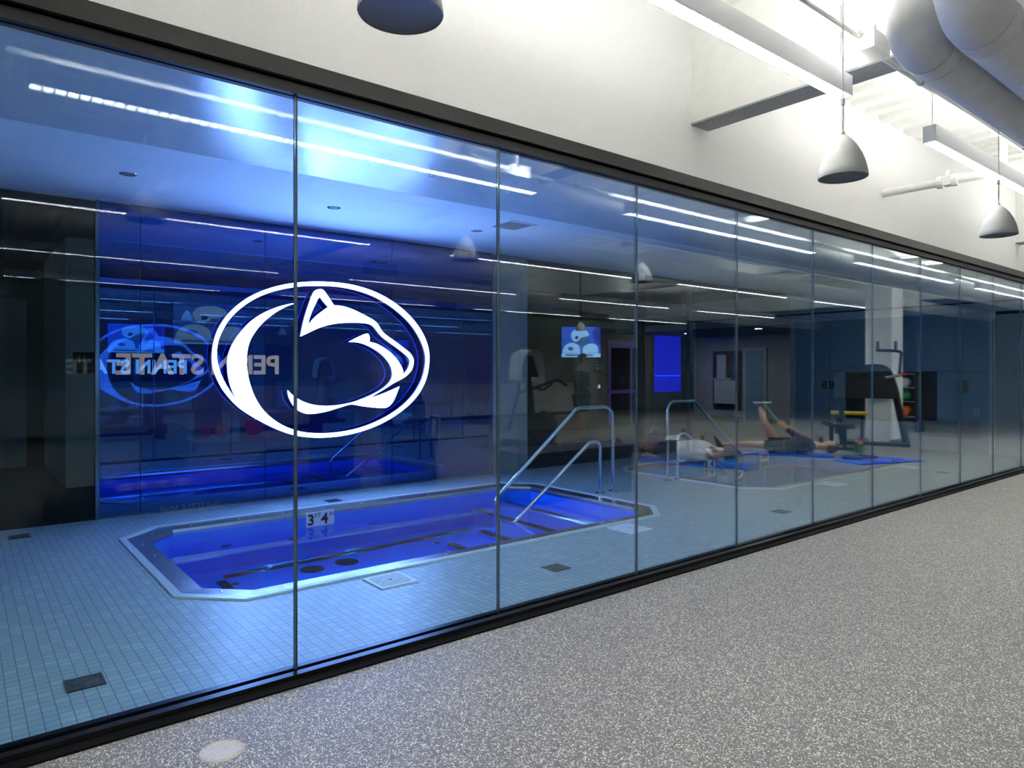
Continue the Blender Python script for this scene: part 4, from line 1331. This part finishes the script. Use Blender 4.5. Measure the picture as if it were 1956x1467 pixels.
# ball rack and yellow bar stand
t = thing('ball_rack', 'black rack of shelves holding medicine balls behind the column', 'rack', (18.0, -4.05, 0))
for sy in (-0.5, 0.5):
    MB().box(-0.22, sy - 0.02, 0, 0.22, sy + 0.02, 1.55).build('upright', BLACK, t)
for z in (0.35, 0.72, 1.05, 1.38):
    MB().box(-0.22, -0.48, z, 0.22, 0.48, z + 0.02).build('shelf', STEELD, t)
for (y, z, r, m, lab) in ((0.2, 0.37, 0.13, ORANGE, 'orange medicine ball on the bottom shelf of the rack'), (-0.2, 0.37, 0.13, BLACKG, 'black medicine ball on the bottom shelf of the rack'),
                          (0.2, 0.74, 0.13, BALLG, 'green medicine ball on the second shelf of the rack'), (-0.2, 0.74, 0.12, BLACKG, 'black medicine ball on the second shelf of the rack'),
                          (-0.2, 1.07, 0.12, CHAR, 'charcoal medicine ball on the third shelf of the rack'), (0.2, 1.07, 0.12, SHIRTW, 'white medicine ball on the third shelf of the rack')):
    tag(MB().ball((0, 0, 0), r, 18).build('medicine_ball', m, None, True, (18.0, -4.05 + y, z + r)), lab, 'ball', 'medicine balls on the rack')
t = thing('bar_stand', 'low black stand carrying a yellow bar near the bench', 'stand', (15.05, -3.85, 0), 1.17)
for sx in (-0.25, 0.25):
    MB().box(sx - 0.03, -0.2, 0, sx + 0.03, 0.2, 0.05).box(sx - 0.025, -0.025, 0.05, sx + 0.025, 0.025, 0.51).build('upright', BLACK, t)
MB().box(-0.30, -0.03, 0.46, 0.30, 0.03, 0.507).build('cradle', BLACK, t)
MB().tube([(-0.36, 0, 0.55), (0.36, 0, 0.55)], 0.045, 10).build('yellow_bar', YELLOW, t, True)


# ================================================================== PEOPLE
def skin_mesh(verts, edges, sub=2):
    """one continuous surface grown around a jointed skeleton; verts: (x, y, z, r)"""
    me = bpy.data.meshes.new('skeleton')
    me.from_pydata([v[:3] for v in verts], edges, [])
    o = bpy.data.objects.new('skeleton_tmp', me)
    C.objects.link(o)
    md = o.modifiers.new('skin', 'SKIN')
    md.use_smooth_shade = True
    for i, v in enumerate(verts):
        s = me.skin_vertices[0].data[i]
        r = v[3]
        s.radius = (r, r) if not isinstance(r, tuple) else r
        s.use_root = i == 0
    sd = o.modifiers.new('sub', 'SUBSURF')
    sd.levels = sub
    sd.render_levels = sub
    dg = bpy.context.evaluated_depsgraph_get()
    out = bpy.data.meshes.new_from_object(o.evaluated_get(dg))
    C.objects.unlink(o)
    bpy.data.objects.remove(o)
    return out


def join_meshes(name, meshes, m, parent):
    b = bmesh.new()
    for me in meshes:
        b.from_mesh(me)
    for f in b.faces:
        f.smooth = True
        f.material_index = 0
    me = bpy.data.meshes.new(name)
    b.to_mesh(me)
    b.free()
    for q in meshes:
        bpy.data.meshes.remove(q)
    me.materials.append(m)
    o = bpy.data.objects.new(name, me)
    C.objects.link(o)
    o.parent = parent
    return o


def chain(pts):
    return list(pts), [(i, i + 1) for i in range(len(pts) - 1)]


def hand(wrist, direction, normal, r=0.0085, curl=0.5):
    """palm with four unequal bent fingers and a side thumb"""
    w, d, n = Vector(wrist), Vector(direction).normalized(), Vector(normal).normalized()
    s = d.cross(n).normalized()
    out = [skin_mesh(*chain([(*(w - d * 0.02), 0.026), (*(w + d * 0.03), (0.036)), (*(w + d * 0.085), 0.036)]), sub=1)]
    for k, L in ((-1.5, 0.062), (-0.5, 0.075), (0.5, 0.07), (1.5, 0.055)):
        b_ = w + d * 0.075 + s * k * 0.0195
        p1_ = b_ + d * L * 0.5
        dd = (d * (1 - curl) + n * curl).normalized()
        p2_ = p1_ + dd * L * 0.4
        p3_ = p2_ + (dd * 0.4 + n * 0.6).normalized() * L * 0.3
        out.append(skin_mesh(*chain([(*b_, r * 1.1), (*p1_, r), (*p2_, r * 0.95), (*p3_, r * 0.8)]), sub=1))
    tb = w + d * 0.025 + s * -0.03
    out.append(skin_mesh(*chain([(*tb, r * 1.3), (*(tb + (d * 0.5 - s * 0.7).normalized() * 0.035 + n * 0.01), r * 1.1), (*(tb + (d * 0.8 - s * 0.45).normalized() * 0.068 + n * 0.02), r * 0.9)]), sub=1))
    return out


def face_bits(parent, c, up, fwd, hair, skin, r=0.1):
    """eyes, brows, nose, mouth, ears and hair on a head with centre c, crown direction up, face direction fwd"""
    c, u, f = Vector(c), Vector(up).normalized(), Vector(fwd).normalized()
    f = (f - u * f.dot(u)).normalized()
    s = u.cross(f).normalized()
    B = Matrix((s, f, u)).transposed().to_4x4()
    B.translation = c
    mb = MB()
    for k in (-1, 1):
        mb.ball((k * 0.033, 0.088, 0.004), 0.012, 10)
    bmesh.ops.transform(mb.b, matrix=B, verts=mb.b.verts[:])
    mb.build('eyes', mat('eye_dark', (0.02, 0.015, 0.012), 0.2), parent, True)
    mb = MB().ball((0, 0, 0), 1.0, 20)
    for v in list(mb.b.verts):
        x, y, z = v.co
        v.co = (x * 0.083, y * 0.104 - 0.006, z * 0.112 + 0.012)
    bmesh.ops.delete(mb.b, geom=[v for v in mb.b.verts if (v.co.y > 0.045 and v.co.z < 0.075) or v.co.z < -0.055], context='VERTS')
    bmesh.ops.transform(mb.b, matrix=B, verts=mb.b.verts[:])
    h = mb.build('hair', hair, parent, True)
    md = h.modifiers.new('thickness', 'SOLIDIFY')
    md.thickness = 0.014
    md.offset = 1
    mb = MB().cbox((0, 0.092, -0.052), (0.042, 0.010, 0.008))
    bmesh.ops.transform(mb.b, matrix=B, verts=mb.b.verts[:])
    mb.build('mouth', mat('lip', (0.25, 0.08, 0.06), 0.5), parent)


def head_mesh(c, up, fwd):
    c, u, f = Vector(c), Vector(up).normalized(), Vector(fwd).normalized()
    f = (f - u * f.dot(u)).normalized()
    s = u.cross(f).normalized()
    B = Matrix((s, f, u)).transposed().to_4x4()
    B.translation = c
    mb = MB().ball((0, 0, 0), 1.0, 20)
    for v in mb.b.verts:
        x, y, z = v.co
        w = 0.078 * (1.0 - 0.22 * max(0, -z) * (0.5 + 0.5 * y))
        v.co = (x * w, y * 0.097 + 0.012 * max(0, -z) * max(0, y), z * 0.118)
    nose = [(-0.010, 0.090, -0.022), (0.010, 0.090, -0.022), (0.004, 0.094, 0.012), (-0.004, 0.094, 0.012)]
    a = [mb.b.verts.new(p) for p in nose]
    tip = mb.b.verts.new((0, 0.118, -0.018))
    for q in ((0, 1), (1, 2), (2, 3), (3, 0)):
        mb.b.faces.new([a[q[0]], a[q[1]], tip])
    for k in (-1, 1):
        mb.ball((k * 0.080, -0.005, -0.008), 0.02, 10, (0.45, 0.8, 1.4))
    bmesh.ops.transform(mb.b, matrix=B, verts=mb.b.verts[:])
    bmesh.ops.recalc_face_normals(mb.b, faces=mb.b.faces[:])
    me = bpy.data.meshes.new('head')
    mb.b.to_mesh(me)
    mb.b.free()
    return me


def shoe(parent, heel, toe, up, upper, sole):
    h, t_, u = Vector(heel), Vector(toe), Vector(up).normalized()
    d = (t_ - h).normalized()
    u = (u - d * u.dot(d)).normalized()
    s = d.cross(u)
    L = (t_ - h).length

    def ring(x, w, z0, z1):
        return [h + d * x * L + s * w * a + u * (z0 if b_ == 0 else z1) for a, b_ in ((-1, 0), (1, 0), (1, 1), (-1, 1))]
    mb = MB().loft([ring(-0.02, 0.028, 0.012, 0.085), ring(0.12, 0.036, 0.012, 0.10), ring(0.38, 0.034, 0.012, 0.085), ring(0.7, 0.045, 0.012, 0.055), ring(0.92, 0.040, 0.012, 0.042), ring(1.02, 0.022, 0.012, 0.03)], cap=True)
    o = mb.build('shoe', upper, parent)
    o.modifiers.new('soft', 'SUBSURF').render_levels = 1
    mb = MB().loft([ring(-0.05, 0.03, -0.012, 0.014), ring(0.15, 0.040, -0.012, 0.014), ring(0.4, 0.037, -0.010, 0.014), ring(0.7, 0.049, -0.010, 0.014), ring(0.95, 0.042, -0.008, 0.014), ring(1.05, 0.022, 0.0, 0.014)], cap=True)
    mb.build('sole', sole, o)


def limb(pts, m, name, parent, sub=2):
    return join_meshes(name, [skin_mesh(*chain(pts), sub=sub)], m, parent)


# --- person stretching a raised leg with a green band (lies with the head towards the far end)
T = thing('person', 'person in navy top lying on the floor stretching a raised leg with a green band', 'person', (11.22, -3.26, 0.03))
o0 = Vector((11.3, -3.4, 0))
W = lambda x, y, z: (x - o0.x, y - o0.y, z)
hipc, chest, neck, headc = W(11.27, -3.45, 0.13), W(11.50, -3.08, 0.15), W(11.63, -2.88, 0.14), W(11.73, -2.72, 0.14)
d = (Vector(neck) - Vector(hipc)).normalized()
sd = Vector((-d.y, d.x, 0))
hipL, hipR = Vector(hipc) + sd * 0.09, Vector(hipc) - sd * 0.09
shL, shR = Vector(chest) + sd * 0.17 + d * 0.1, Vector(chest) - sd * 0.17 + d * 0.1
kneeS, ankS = W(11.02, -3.87, 0.13), W(10.83, -4.27, 0.09)
kneeU, ankU = W(11.16, -3.62, 0.56), W(11.22, -3.74, 0.80)
handp = W(11.32, -3.36, 0.47)
elb = W(11.50, -3.22, 0.30)
V = [(*hipc, 0.125), (*((Vector(hipc) + Vector(chest)) / 2), 0.115), (*chest, 0.13), (*(Vector(chest) + d * 0.13), 0.10), (*neck, 0.055), (*headc, 0.07),
     (*hipL, 0.09), (*kneeS, 0.06), (*((Vector(kneeS) * 0.65 + Vector(ankS) * 0.35)), 0.058), (*ankS, 0.038),
     (*hipR, 0.095), (*((Vector(hipR) + Vector(kneeU)) / 2), 0.088), (*kneeU, 0.062), (*((Vector(kneeU) * 0.6 + Vector(ankU) * 0.4)), 0.060), (*ankU, 0.04),
     (*shL, 0.055), (*elb, 0.042), (*handp, 0.028), (*shR, 0.055), (*(shR + Vector((0.06, -0.12, 0.12))), 0.042), (*(Vector(handp) + Vector((0.05, 0.02, 0.0))), 0.028)]
E_ = [(0, 1), (1, 2), (2, 3), (3, 4), (4, 5), (0, 6), (6, 7), (7, 8), (8, 9), (0, 10), (10, 11), (11, 12), (12, 13), (13, 14), (3, 15), (15, 16), (16, 17), (3, 18), (18, 19), (19, 20)]
join_meshes('body', [skin_mesh(V, E_)] + [head_mesh(headc, d, (0, 0, 1))] + hand(handp, Vector(ankU) - Vector(handp), (0.5, 0.5, -0.2), curl=0.85) +
            hand(Vector(handp) + Vector((0.05, 0.02, 0.0)), Vector(ankU) - Vector(handp), (-0.5, -0.5, 0.2), curl=0.85), SKIN1, T)
VS = [(*(Vector(hipc) + d * 0.0), 0.15), (*((Vector(hipc) + Vector(chest)) / 2), 0.15), (*chest, 0.165), (*(Vector(chest) + d * 0.14), 0.10), (*shL, 0.068), (*(shL.lerp(Vector(elb), 0.95)), 0.055), (*(Vector(elb).lerp(Vector(handp), 0.75)), 0.045),
      (*shR, 0.068), (*(shR + Vector((0.055, -0.11, 0.11))), 0.055)]
join_meshes('shirt', [skin_mesh(VS, [(0, 1), (1, 2), (2, 3), (3, 4), (4, 5), (5, 6), (3, 7), (7, 8)])], NAVY, T)
VP = [(*(Vector(hipc) + d * 0.06), 0.142), (*hipL, 0.118), (*(hipL.lerp(Vector(kneeS), 0.45)), 0.095), (*hipR, 0.122), (*(hipR.lerp(Vector(kneeU), 0.25)), 0.115)]
join_meshes('shorts', [skin_mesh(VP, [(0, 1), (1, 2), (0, 3), (3, 4)])], NAVY, T)
limb([(*(Vector(hipc) + Vector((0.02, 0.03, 0.0)) + sd * 0.085), 0.085), (*(Vector(hipc) - d * 0.05 + sd * 0.10 + Vector((0, 0, 0.03))), 0.075)], SHIRTW, 'white_side_panel', T)
face_bits(T, headc, d, (0, 0, 1), HAIRB, SKIN1)
shoe(T, Vector(ankS) + Vector((0.03, 0.06, -0.075)) * 0.6, Vector(ankS) + Vector((-0.07, -0.08, 0.16)), (-0.5, -0.6, 0.1), CHAR, BLACK)
fd = Vector((0.779, 0.627, 0))
au = Vector(ankU)
shoe(T, au - fd * 0.10 + Vector((0, 0, 0.07)), au + fd * 0.19 + Vector((0, 0, 0.075)), (0, 0, -1), NAVY, SHOEW)
bd = MB()
p0, p1_ = au + fd * 0.04 + Vector((0, 0, 0.09)), Vector(handp)
for off in (-0.012, 0.012):
    q = sd * off
    bd.loft([[p0 + q + fd * 0.02, p0 + q - fd * 0.02], [p1_ + q + fd * 0.018, p1_ + q - fd * 0.018], [p1_ + q + fd * 0.018 + Vector((0.006, 0, -0.004)), p1_ + q - fd * 0.018 + Vector((0.006, 0, -0.004))], [p0 + q + fd * 0.02 + Vector((0.006, 0, 0.004)), p0 + q - fd * 0.02 + Vector((0.006, 0, 0.004))]], closed=False)
o = bd.build('stretch_band', GREENB, None, False, (11.22, -3.26, 0.03))
tag(o, 'green stretch band looped over the raised shoe of the person in navy', 'stretch band')

# --- person in white shirt lying, nearer
T = thing('person', 'person in white shirt and dark shorts lying on a blue mat, legs to the left', 'person', (9.0, -3.6, 0.03))
o0 = Vector((9.0, -3.6, 0))
hipc, chest, neck, headc = W(8.97, -3.85, 0.14), W(9.10, -3.38, 0.17), W(9.17, -3.12, 0.15), W(9.22, -2.94, 0.15)
d = (Vector(neck) - Vector(hipc)).normalized()
sd = Vector((-d.y, d.x, 0))
hipL, hipR = Vector(hipc) + sd * 0.10, Vector(hipc) - sd * 0.10
shL, shR = Vector(chest) + sd * 0.19 + d * 0.1, Vector(chest) - sd * 0.19 + d * 0.1
kneeL, ankL = W(8.80, -4.30, 0.16), W(8.62, -4.72, 0.09)
kneeR, ankR = W(9.02, -4.28, 0.20), W(8.75, -4.66, 0.12)
elbL, hL = W(8.88, -3.02, 0.12), W(9.08, -2.82, 0.22)
elbR, hR = W(9.42, -3.05, 0.12), W(9.36, -2.78, 0.2)
V = [(*hipc, 0.14), (*((Vector(hipc) + Vector(chest)) / 2), 0.13), (*chest, 0.145), (*(Vector(chest) + d * 0.14), 0.11), (*neck, 0.06), (*headc, 0.07),
     (*hipL, 0.10), (*kneeL, 0.065), (*(Vector(kneeL).lerp(Vector(ankL), 0.35)), 0.062), (*ankL, 0.042),
     (*hipR, 0.10), (*kneeR, 0.065), (*(Vector(kneeR).lerp(Vector(ankR), 0.35)), 0.062), (*ankR, 0.042),
     (*shL, 0.06), (*elbL, 0.045), (*hL, 0.03), (*shR, 0.06), (*elbR, 0.045), (*hR, 0.03)]
E_ = [(0, 1), (1, 2), (2, 3), (3, 4), (4, 5), (0, 6), (6, 7), (7, 8), (8, 9), (0, 10), (10, 11), (11, 12), (12, 13), (3, 14), (14, 15), (15, 16), (3, 17), (17, 18), (18, 19)]
join_meshes('body', [skin_mesh(V, E_)] + [head_mesh(headc, d, (0, 0, 1))] + hand(hL, Vector(headc) - Vector(hL), (0, 0, -1)) + hand(hR, Vector(headc) - Vector(hR), (0, 0, -1)), SKIN2, T)
VS = [(*(Vector(hipc) + d * 0.0), 0.18), (*((Vector(hipc) + Vector(chest)) / 2), 0.18), (*chest, 0.205), (*(Vector(chest) + d * 0.16), 0.16), (*(Vector(chest) + d * 0.2), 0.08), (*shL, 0.085), (*(shL.lerp(Vector(elbL), 0.7)), 0.075), (*shR, 0.085), (*(shR.lerp(Vector(elbR), 0.7)), 0.075)]
join_meshes('shirt', [skin_mesh(VS, [(0, 1), (1, 2), (2, 3), (3, 4), (3, 5), (5, 6), (3, 7), (7, 8)])], SHIRTW, T)
VP = [(*(Vector(hipc) + d * 0.0), 0.16), (*hipL, 0.125), (*(hipL.lerp(Vector(kneeL), 0.6)), 0.105), (*hipR, 0.125), (*(hipR.lerp(Vector(kneeR), 0.6)), 0.105)]
join_meshes('shorts', [skin_mesh(VP, [(0, 1), (1, 2), (0, 3), (3, 4)])], CHAR, T)
face_bits(T, headc, d, (0, 0, 1), HAIRD, SKIN2)
for a_ in (ankL, ankR):
    shoe(T, Vector(a_) + Vector((0.03, 0.05, -0.05)), Vector(a_) + Vector((-0.06, -0.1, 0.17)), (-0.3, -0.8, 0.2), CHAR, BLACK)

# --- standing person
T = thing('person', 'person standing in a charcoal hooded top and shorts holding a phone', 'person', (9.95, -6.9, 0))
o0 = Vector((9.95, -6.9, 0))
fw = Vector((0.5, 0.86, 0))
sd = Vector((0.86, -0.5, 0))
P_ = lambda s_, f_, z: tuple(sd * s_ + fw * f_ + Vector((0, 0, z)))
V = [(*P_(0, 0, 0.95), 0.13), (*P_(0, 0, 1.12), 0.12), (*P_(0, 0.0, 1.34), 0.14), (*P_(0, 0, 1.47), 0.10), (*P_(0, 0.01, 1.56), 0.055), (*P_(0, 0.03, 1.66), 0.07),
     (*P_(-0.10, 0, 0.90), 0.09), (*P_(-0.12, 0.03, 0.50), 0.06), (*P_(-0.12, -0.01, 0.36), 0.058), (*P_(-0.12, 0.0, 0.09), 0.038),
     (*P_(0.10, 0, 0.90), 0.09), (*P_(0.12, 0.06, 0.50), 0.06), (*P_(0.13, 0.02, 0.36), 0.058), (*P_(0.14, 0.02, 0.09), 0.038),
     (*P_(-0.19, 0, 1.43), 0.058), (*P_(-0.25, -0.02, 1.14), 0.045), (*P_(-0.12, 0.24, 1.10), 0.03), (*P_(0.19, 0, 1.43), 0.058), (*P_(0.26, -0.02, 1.14), 0.045), (*P_(0.16, 0.24, 1.12), 0.03)]
E_ = [(0, 1), (1, 2), (2, 3), (3, 4), (4, 5), (0, 6), (6, 7), (7, 8), (8, 9), (0, 10), (10, 11), (11, 12), (12, 13), (3, 14), (14, 15), (15, 16), (3, 17), (17, 18), (18, 19)]
join_meshes('body', [skin_mesh(V, E_)] + [head_mesh(P_(0, 0.03, 1.69), (0, 0, 1), fw)] + hand(P_(-0.12, 0.24, 1.10), fw + sd * 0.5, (0, 0, 1), curl=0.6) + hand(P_(0.16, 0.24, 1.12), fw - sd * 0.5, (0, 0, 1), curl=0.6), SKIN3, T)
VS = [(*P_(0, 0, 0.88), 0.165), (*P_(0, 0, 1.12), 0.16), (*P_(0, 0, 1.34), 0.175), (*P_(0, 0, 1.48), 0.12), (*P_(-0.19, 0, 1.43), 0.078), (*P_(-0.25, -0.02, 1.14), 0.066), (*P_(-0.15, 0.18, 1.11), 0.05), (*P_(0.19, 0, 1.43), 0.078), (*P_(0.26, -0.02, 1.14), 0.066), (*P_(0.19, 0.17, 1.125), 0.05)]
join_meshes('hooded_top', [skin_mesh(VS, [(0, 1), (1, 2), (2, 3), (3, 4), (4, 5), (5, 6), (3, 7), (7, 8), (8, 9)])], CHAR, T)
VP = [(*P_(0, 0, 0.93), 0.15), (*P_(-0.10, 0, 0.88), 0.115), (*P_(-0.12, 0.02, 0.60), 0.105), (*P_(0.10, 0, 0.88), 0.115), (*P_(0.12, 0.04, 0.60), 0.105)]
join_meshes('shorts', [skin_mesh(VP, [(0, 1), (1, 2), (0, 3), (3, 4)])], NAVY, T)
face_bits(T, P_(0, 0.03, 1.69), (0, 0, 1), fw, HAIRD, SKIN3)
shoe(T, P_(-0.12, -0.06, 0.012), P_(-0.14, 0.20, 0.012), (0, 0, 1), mat('shoe_grey', (0.25, 0.27, 0.26), 0.6), SHOEW)
shoe(T, P_(0.14, -0.04, 0.012), P_(0.16, 0.22, 0.012), (0, 0, 1), mat('shoe_grey', (0.25, 0.27, 0.26), 0.6), SHOEW)
t = thing('mobile_phone', 'small phone with a pale screen held by the standing person', 'phone', tuple(o0 + Vector(P_(0.02, 0.36, 1.15))), math.atan2(-0.5, 0.86))
MB().box(-0.075, -0.006, -0.04, 0.075, 0.006, 0.04).build('phone_case', BLACKG, t)
MB().box(-0.07, 0.0062, -0.036, 0.07, 0.0075, 0.036).build('phone_screen', mat('phone_glow', (0.1, 0.1, 0.1), 0.3, emit=(0.5, 0.6, 0.65)), t)

# mats, bottles, towels, shoes on the gym floor
for (x, y, rz, lx, ly, lab) in ((11.22, -3.34, 1.03, 1.8, 0.62, 'blue exercise mat under the person in navy'), (9.05, -3.55, 1.25, 1.9, 0.68, 'blue exercise mat under the person in the white shirt'),
                                (11.6, -1.75, 0.35, 1.3, 0.55, 'empty blue exercise mat in front of the green bottles')):
    t = thing('exercise_mat', lab, 'mat', (x, y, 0), rz, 'blue exercise mats')
    MB().box(-lx / 2, -ly / 2, 0.0, lx / 2, ly / 2, 0.018).build('mat_pad', MATBLUE, t)
    MB().box(-lx / 2 - 0.012, -ly / 2, 0.002, -lx / 2, ly / 2, 0.02).box(lx / 2, -ly / 2, 0.002, lx / 2 + 0.012, ly / 2, 0.02).build('edge_binding', mat('mat_edge', (0.15, 0.3, 0.75), 0.6), t)


def bottle(x, y, label, white=False, first=[None]):
    if white:
        t = thing('sports_bottle', label, 'bottle', (x, y, 0))
        MB().lathe([(0, 0), (0.042, 0), (0.044, 0.01), (0.044, 0.20), (0.036, 0.215), (0.036, 0.22), (0, 0.22)], (0, 0, 0), 20).build('flask', SHOEW, t, True)
        MB().lathe([(0.04, 0.22), (0.04, 0.25), (0.03, 0.275), (0, 0.28)], (0, 0, 0), 20).build('cap', TILEW, t, True)
        MB().tube([(0.03, 0, 0.25), (0.03, 0, 0.3), (-0.02, 0, 0.3), (-0.03, 0, 0.26)], 0.007, 6).build('carry_loop', SHOEW, t, True)
        return t
    if first[0] is None:
        t = thing('sports_bottle', label, 'bottle', (x, y, 0), 0, 'green squeeze bottles on the gym floor')
        MB().lathe([(0, 0), (0.036, 0), (0.038, 0.01), (0.038, 0.10), (0.034, 0.115), (0.038, 0.13), (0.038, 0.185), (0.034, 0.2), (0, 0.2)], (0, 0, 0), 20).build('squeeze_body', BOTG, t, True)
        MB().lathe([(0.036, 0.198), (0.037, 0.215), (0.030, 0.225), (0.012, 0.232), (0.012, 0.255), (0.006, 0.26), (0, 0.26)], (0, 0, 0), 20).build('screw_cap', ORANGE, t, True)
        first[0] = t
        return t
    return dup(first[0], (x, y, 0), label)


bottle(12.82, -3.34, 'green bottle with orange cap just beyond the head of the person in navy')
bottle(12.57, -2.56, 'green bottle with orange cap right of the white bottle, beside another')
bottle(12.15, -2.30, 'green bottle with orange cap standing nearest the dark loops')
bottle(12.40, -6.2, 'green bottle with orange cap behind the person in the white shirt')
bottle(11.45, -5.04, 'green bottle with orange cap by the straight leg of the person in navy')
bottle(12.79, -3.02, 'white flask with a carry loop standing between the green bottles', True)
for (x, y, lab) in ((11.45, -2.12, 'dark blue looped strap on the floor left of the green bottle'), (11.75, -2.0, 'dark blue looped strap on the floor under the green bottle')):
    mb = MB()
    ring = [(0.09 * math.cos(a * PI / 10), 0.13 * math.sin(a * PI / 10), 0.035) for a in range(21)]
    mb.tube(ring, 0.032, 8, cap=False)
    tag(mb.build('ankle_strap', NAVY, None, True, (x, y, 0)), lab, 'strap', 'dark straps on the floor')
mb = MB().tube([(-0.2, 0, 0.06), (-0.1, 0.01, 0.065), (0.05, 0, 0.06), (0.2, -0.01, 0.065), (0.24, 0, 0.05)], [0.03, 0.06, 0.062, 0.06, 0.03], 10)
tag(mb.build('rolled_towel', SHIRTW, None, True, (11.6, -5.9, 0)), 'white rolled towel on the floor behind the person in the white shirt', 'towel')
t = thing('duffel_bag', 'grey open bag standing behind the person in the white shirt', 'bag', (10.2, -5.2, 0))
MB().lathe([(0, 0), (0.14, 0.0), (0.18, 0.06), (0.17, 0.2), (0.14, 0.28)], (0, 0, 0), 16).build('bag_body', mat('bag_canvas', (0.30, 0.27, 0.24), 0.8), t, True)
MB().tube(fillet([(-0.13, 0, 0.26), (-0.1, 0, 0.4), (0.1, 0, 0.4), (0.13, 0, 0.26)], 0.08), 0.01, 6).build('bag_handle', SHIRTW, t, True)
T = thing('trainer_shoe', 'green and white trainer lying on the floor by the grey bag', 'shoe', (9.3, -5.3, 0))
shoe(T, (0, 0, 0.012), (0.27, 0.05, 0.012), (0, 0, 1), BOTG, SHOEW)
tag(MB().box(-0.15, -0.1, 0, 0.15, 0.1, 0.006).build('paper_sheet', SHOEW, None, False, (12.9, -3.1, 0)), 'white paper sheet on the floor by the white flask', 'paper')
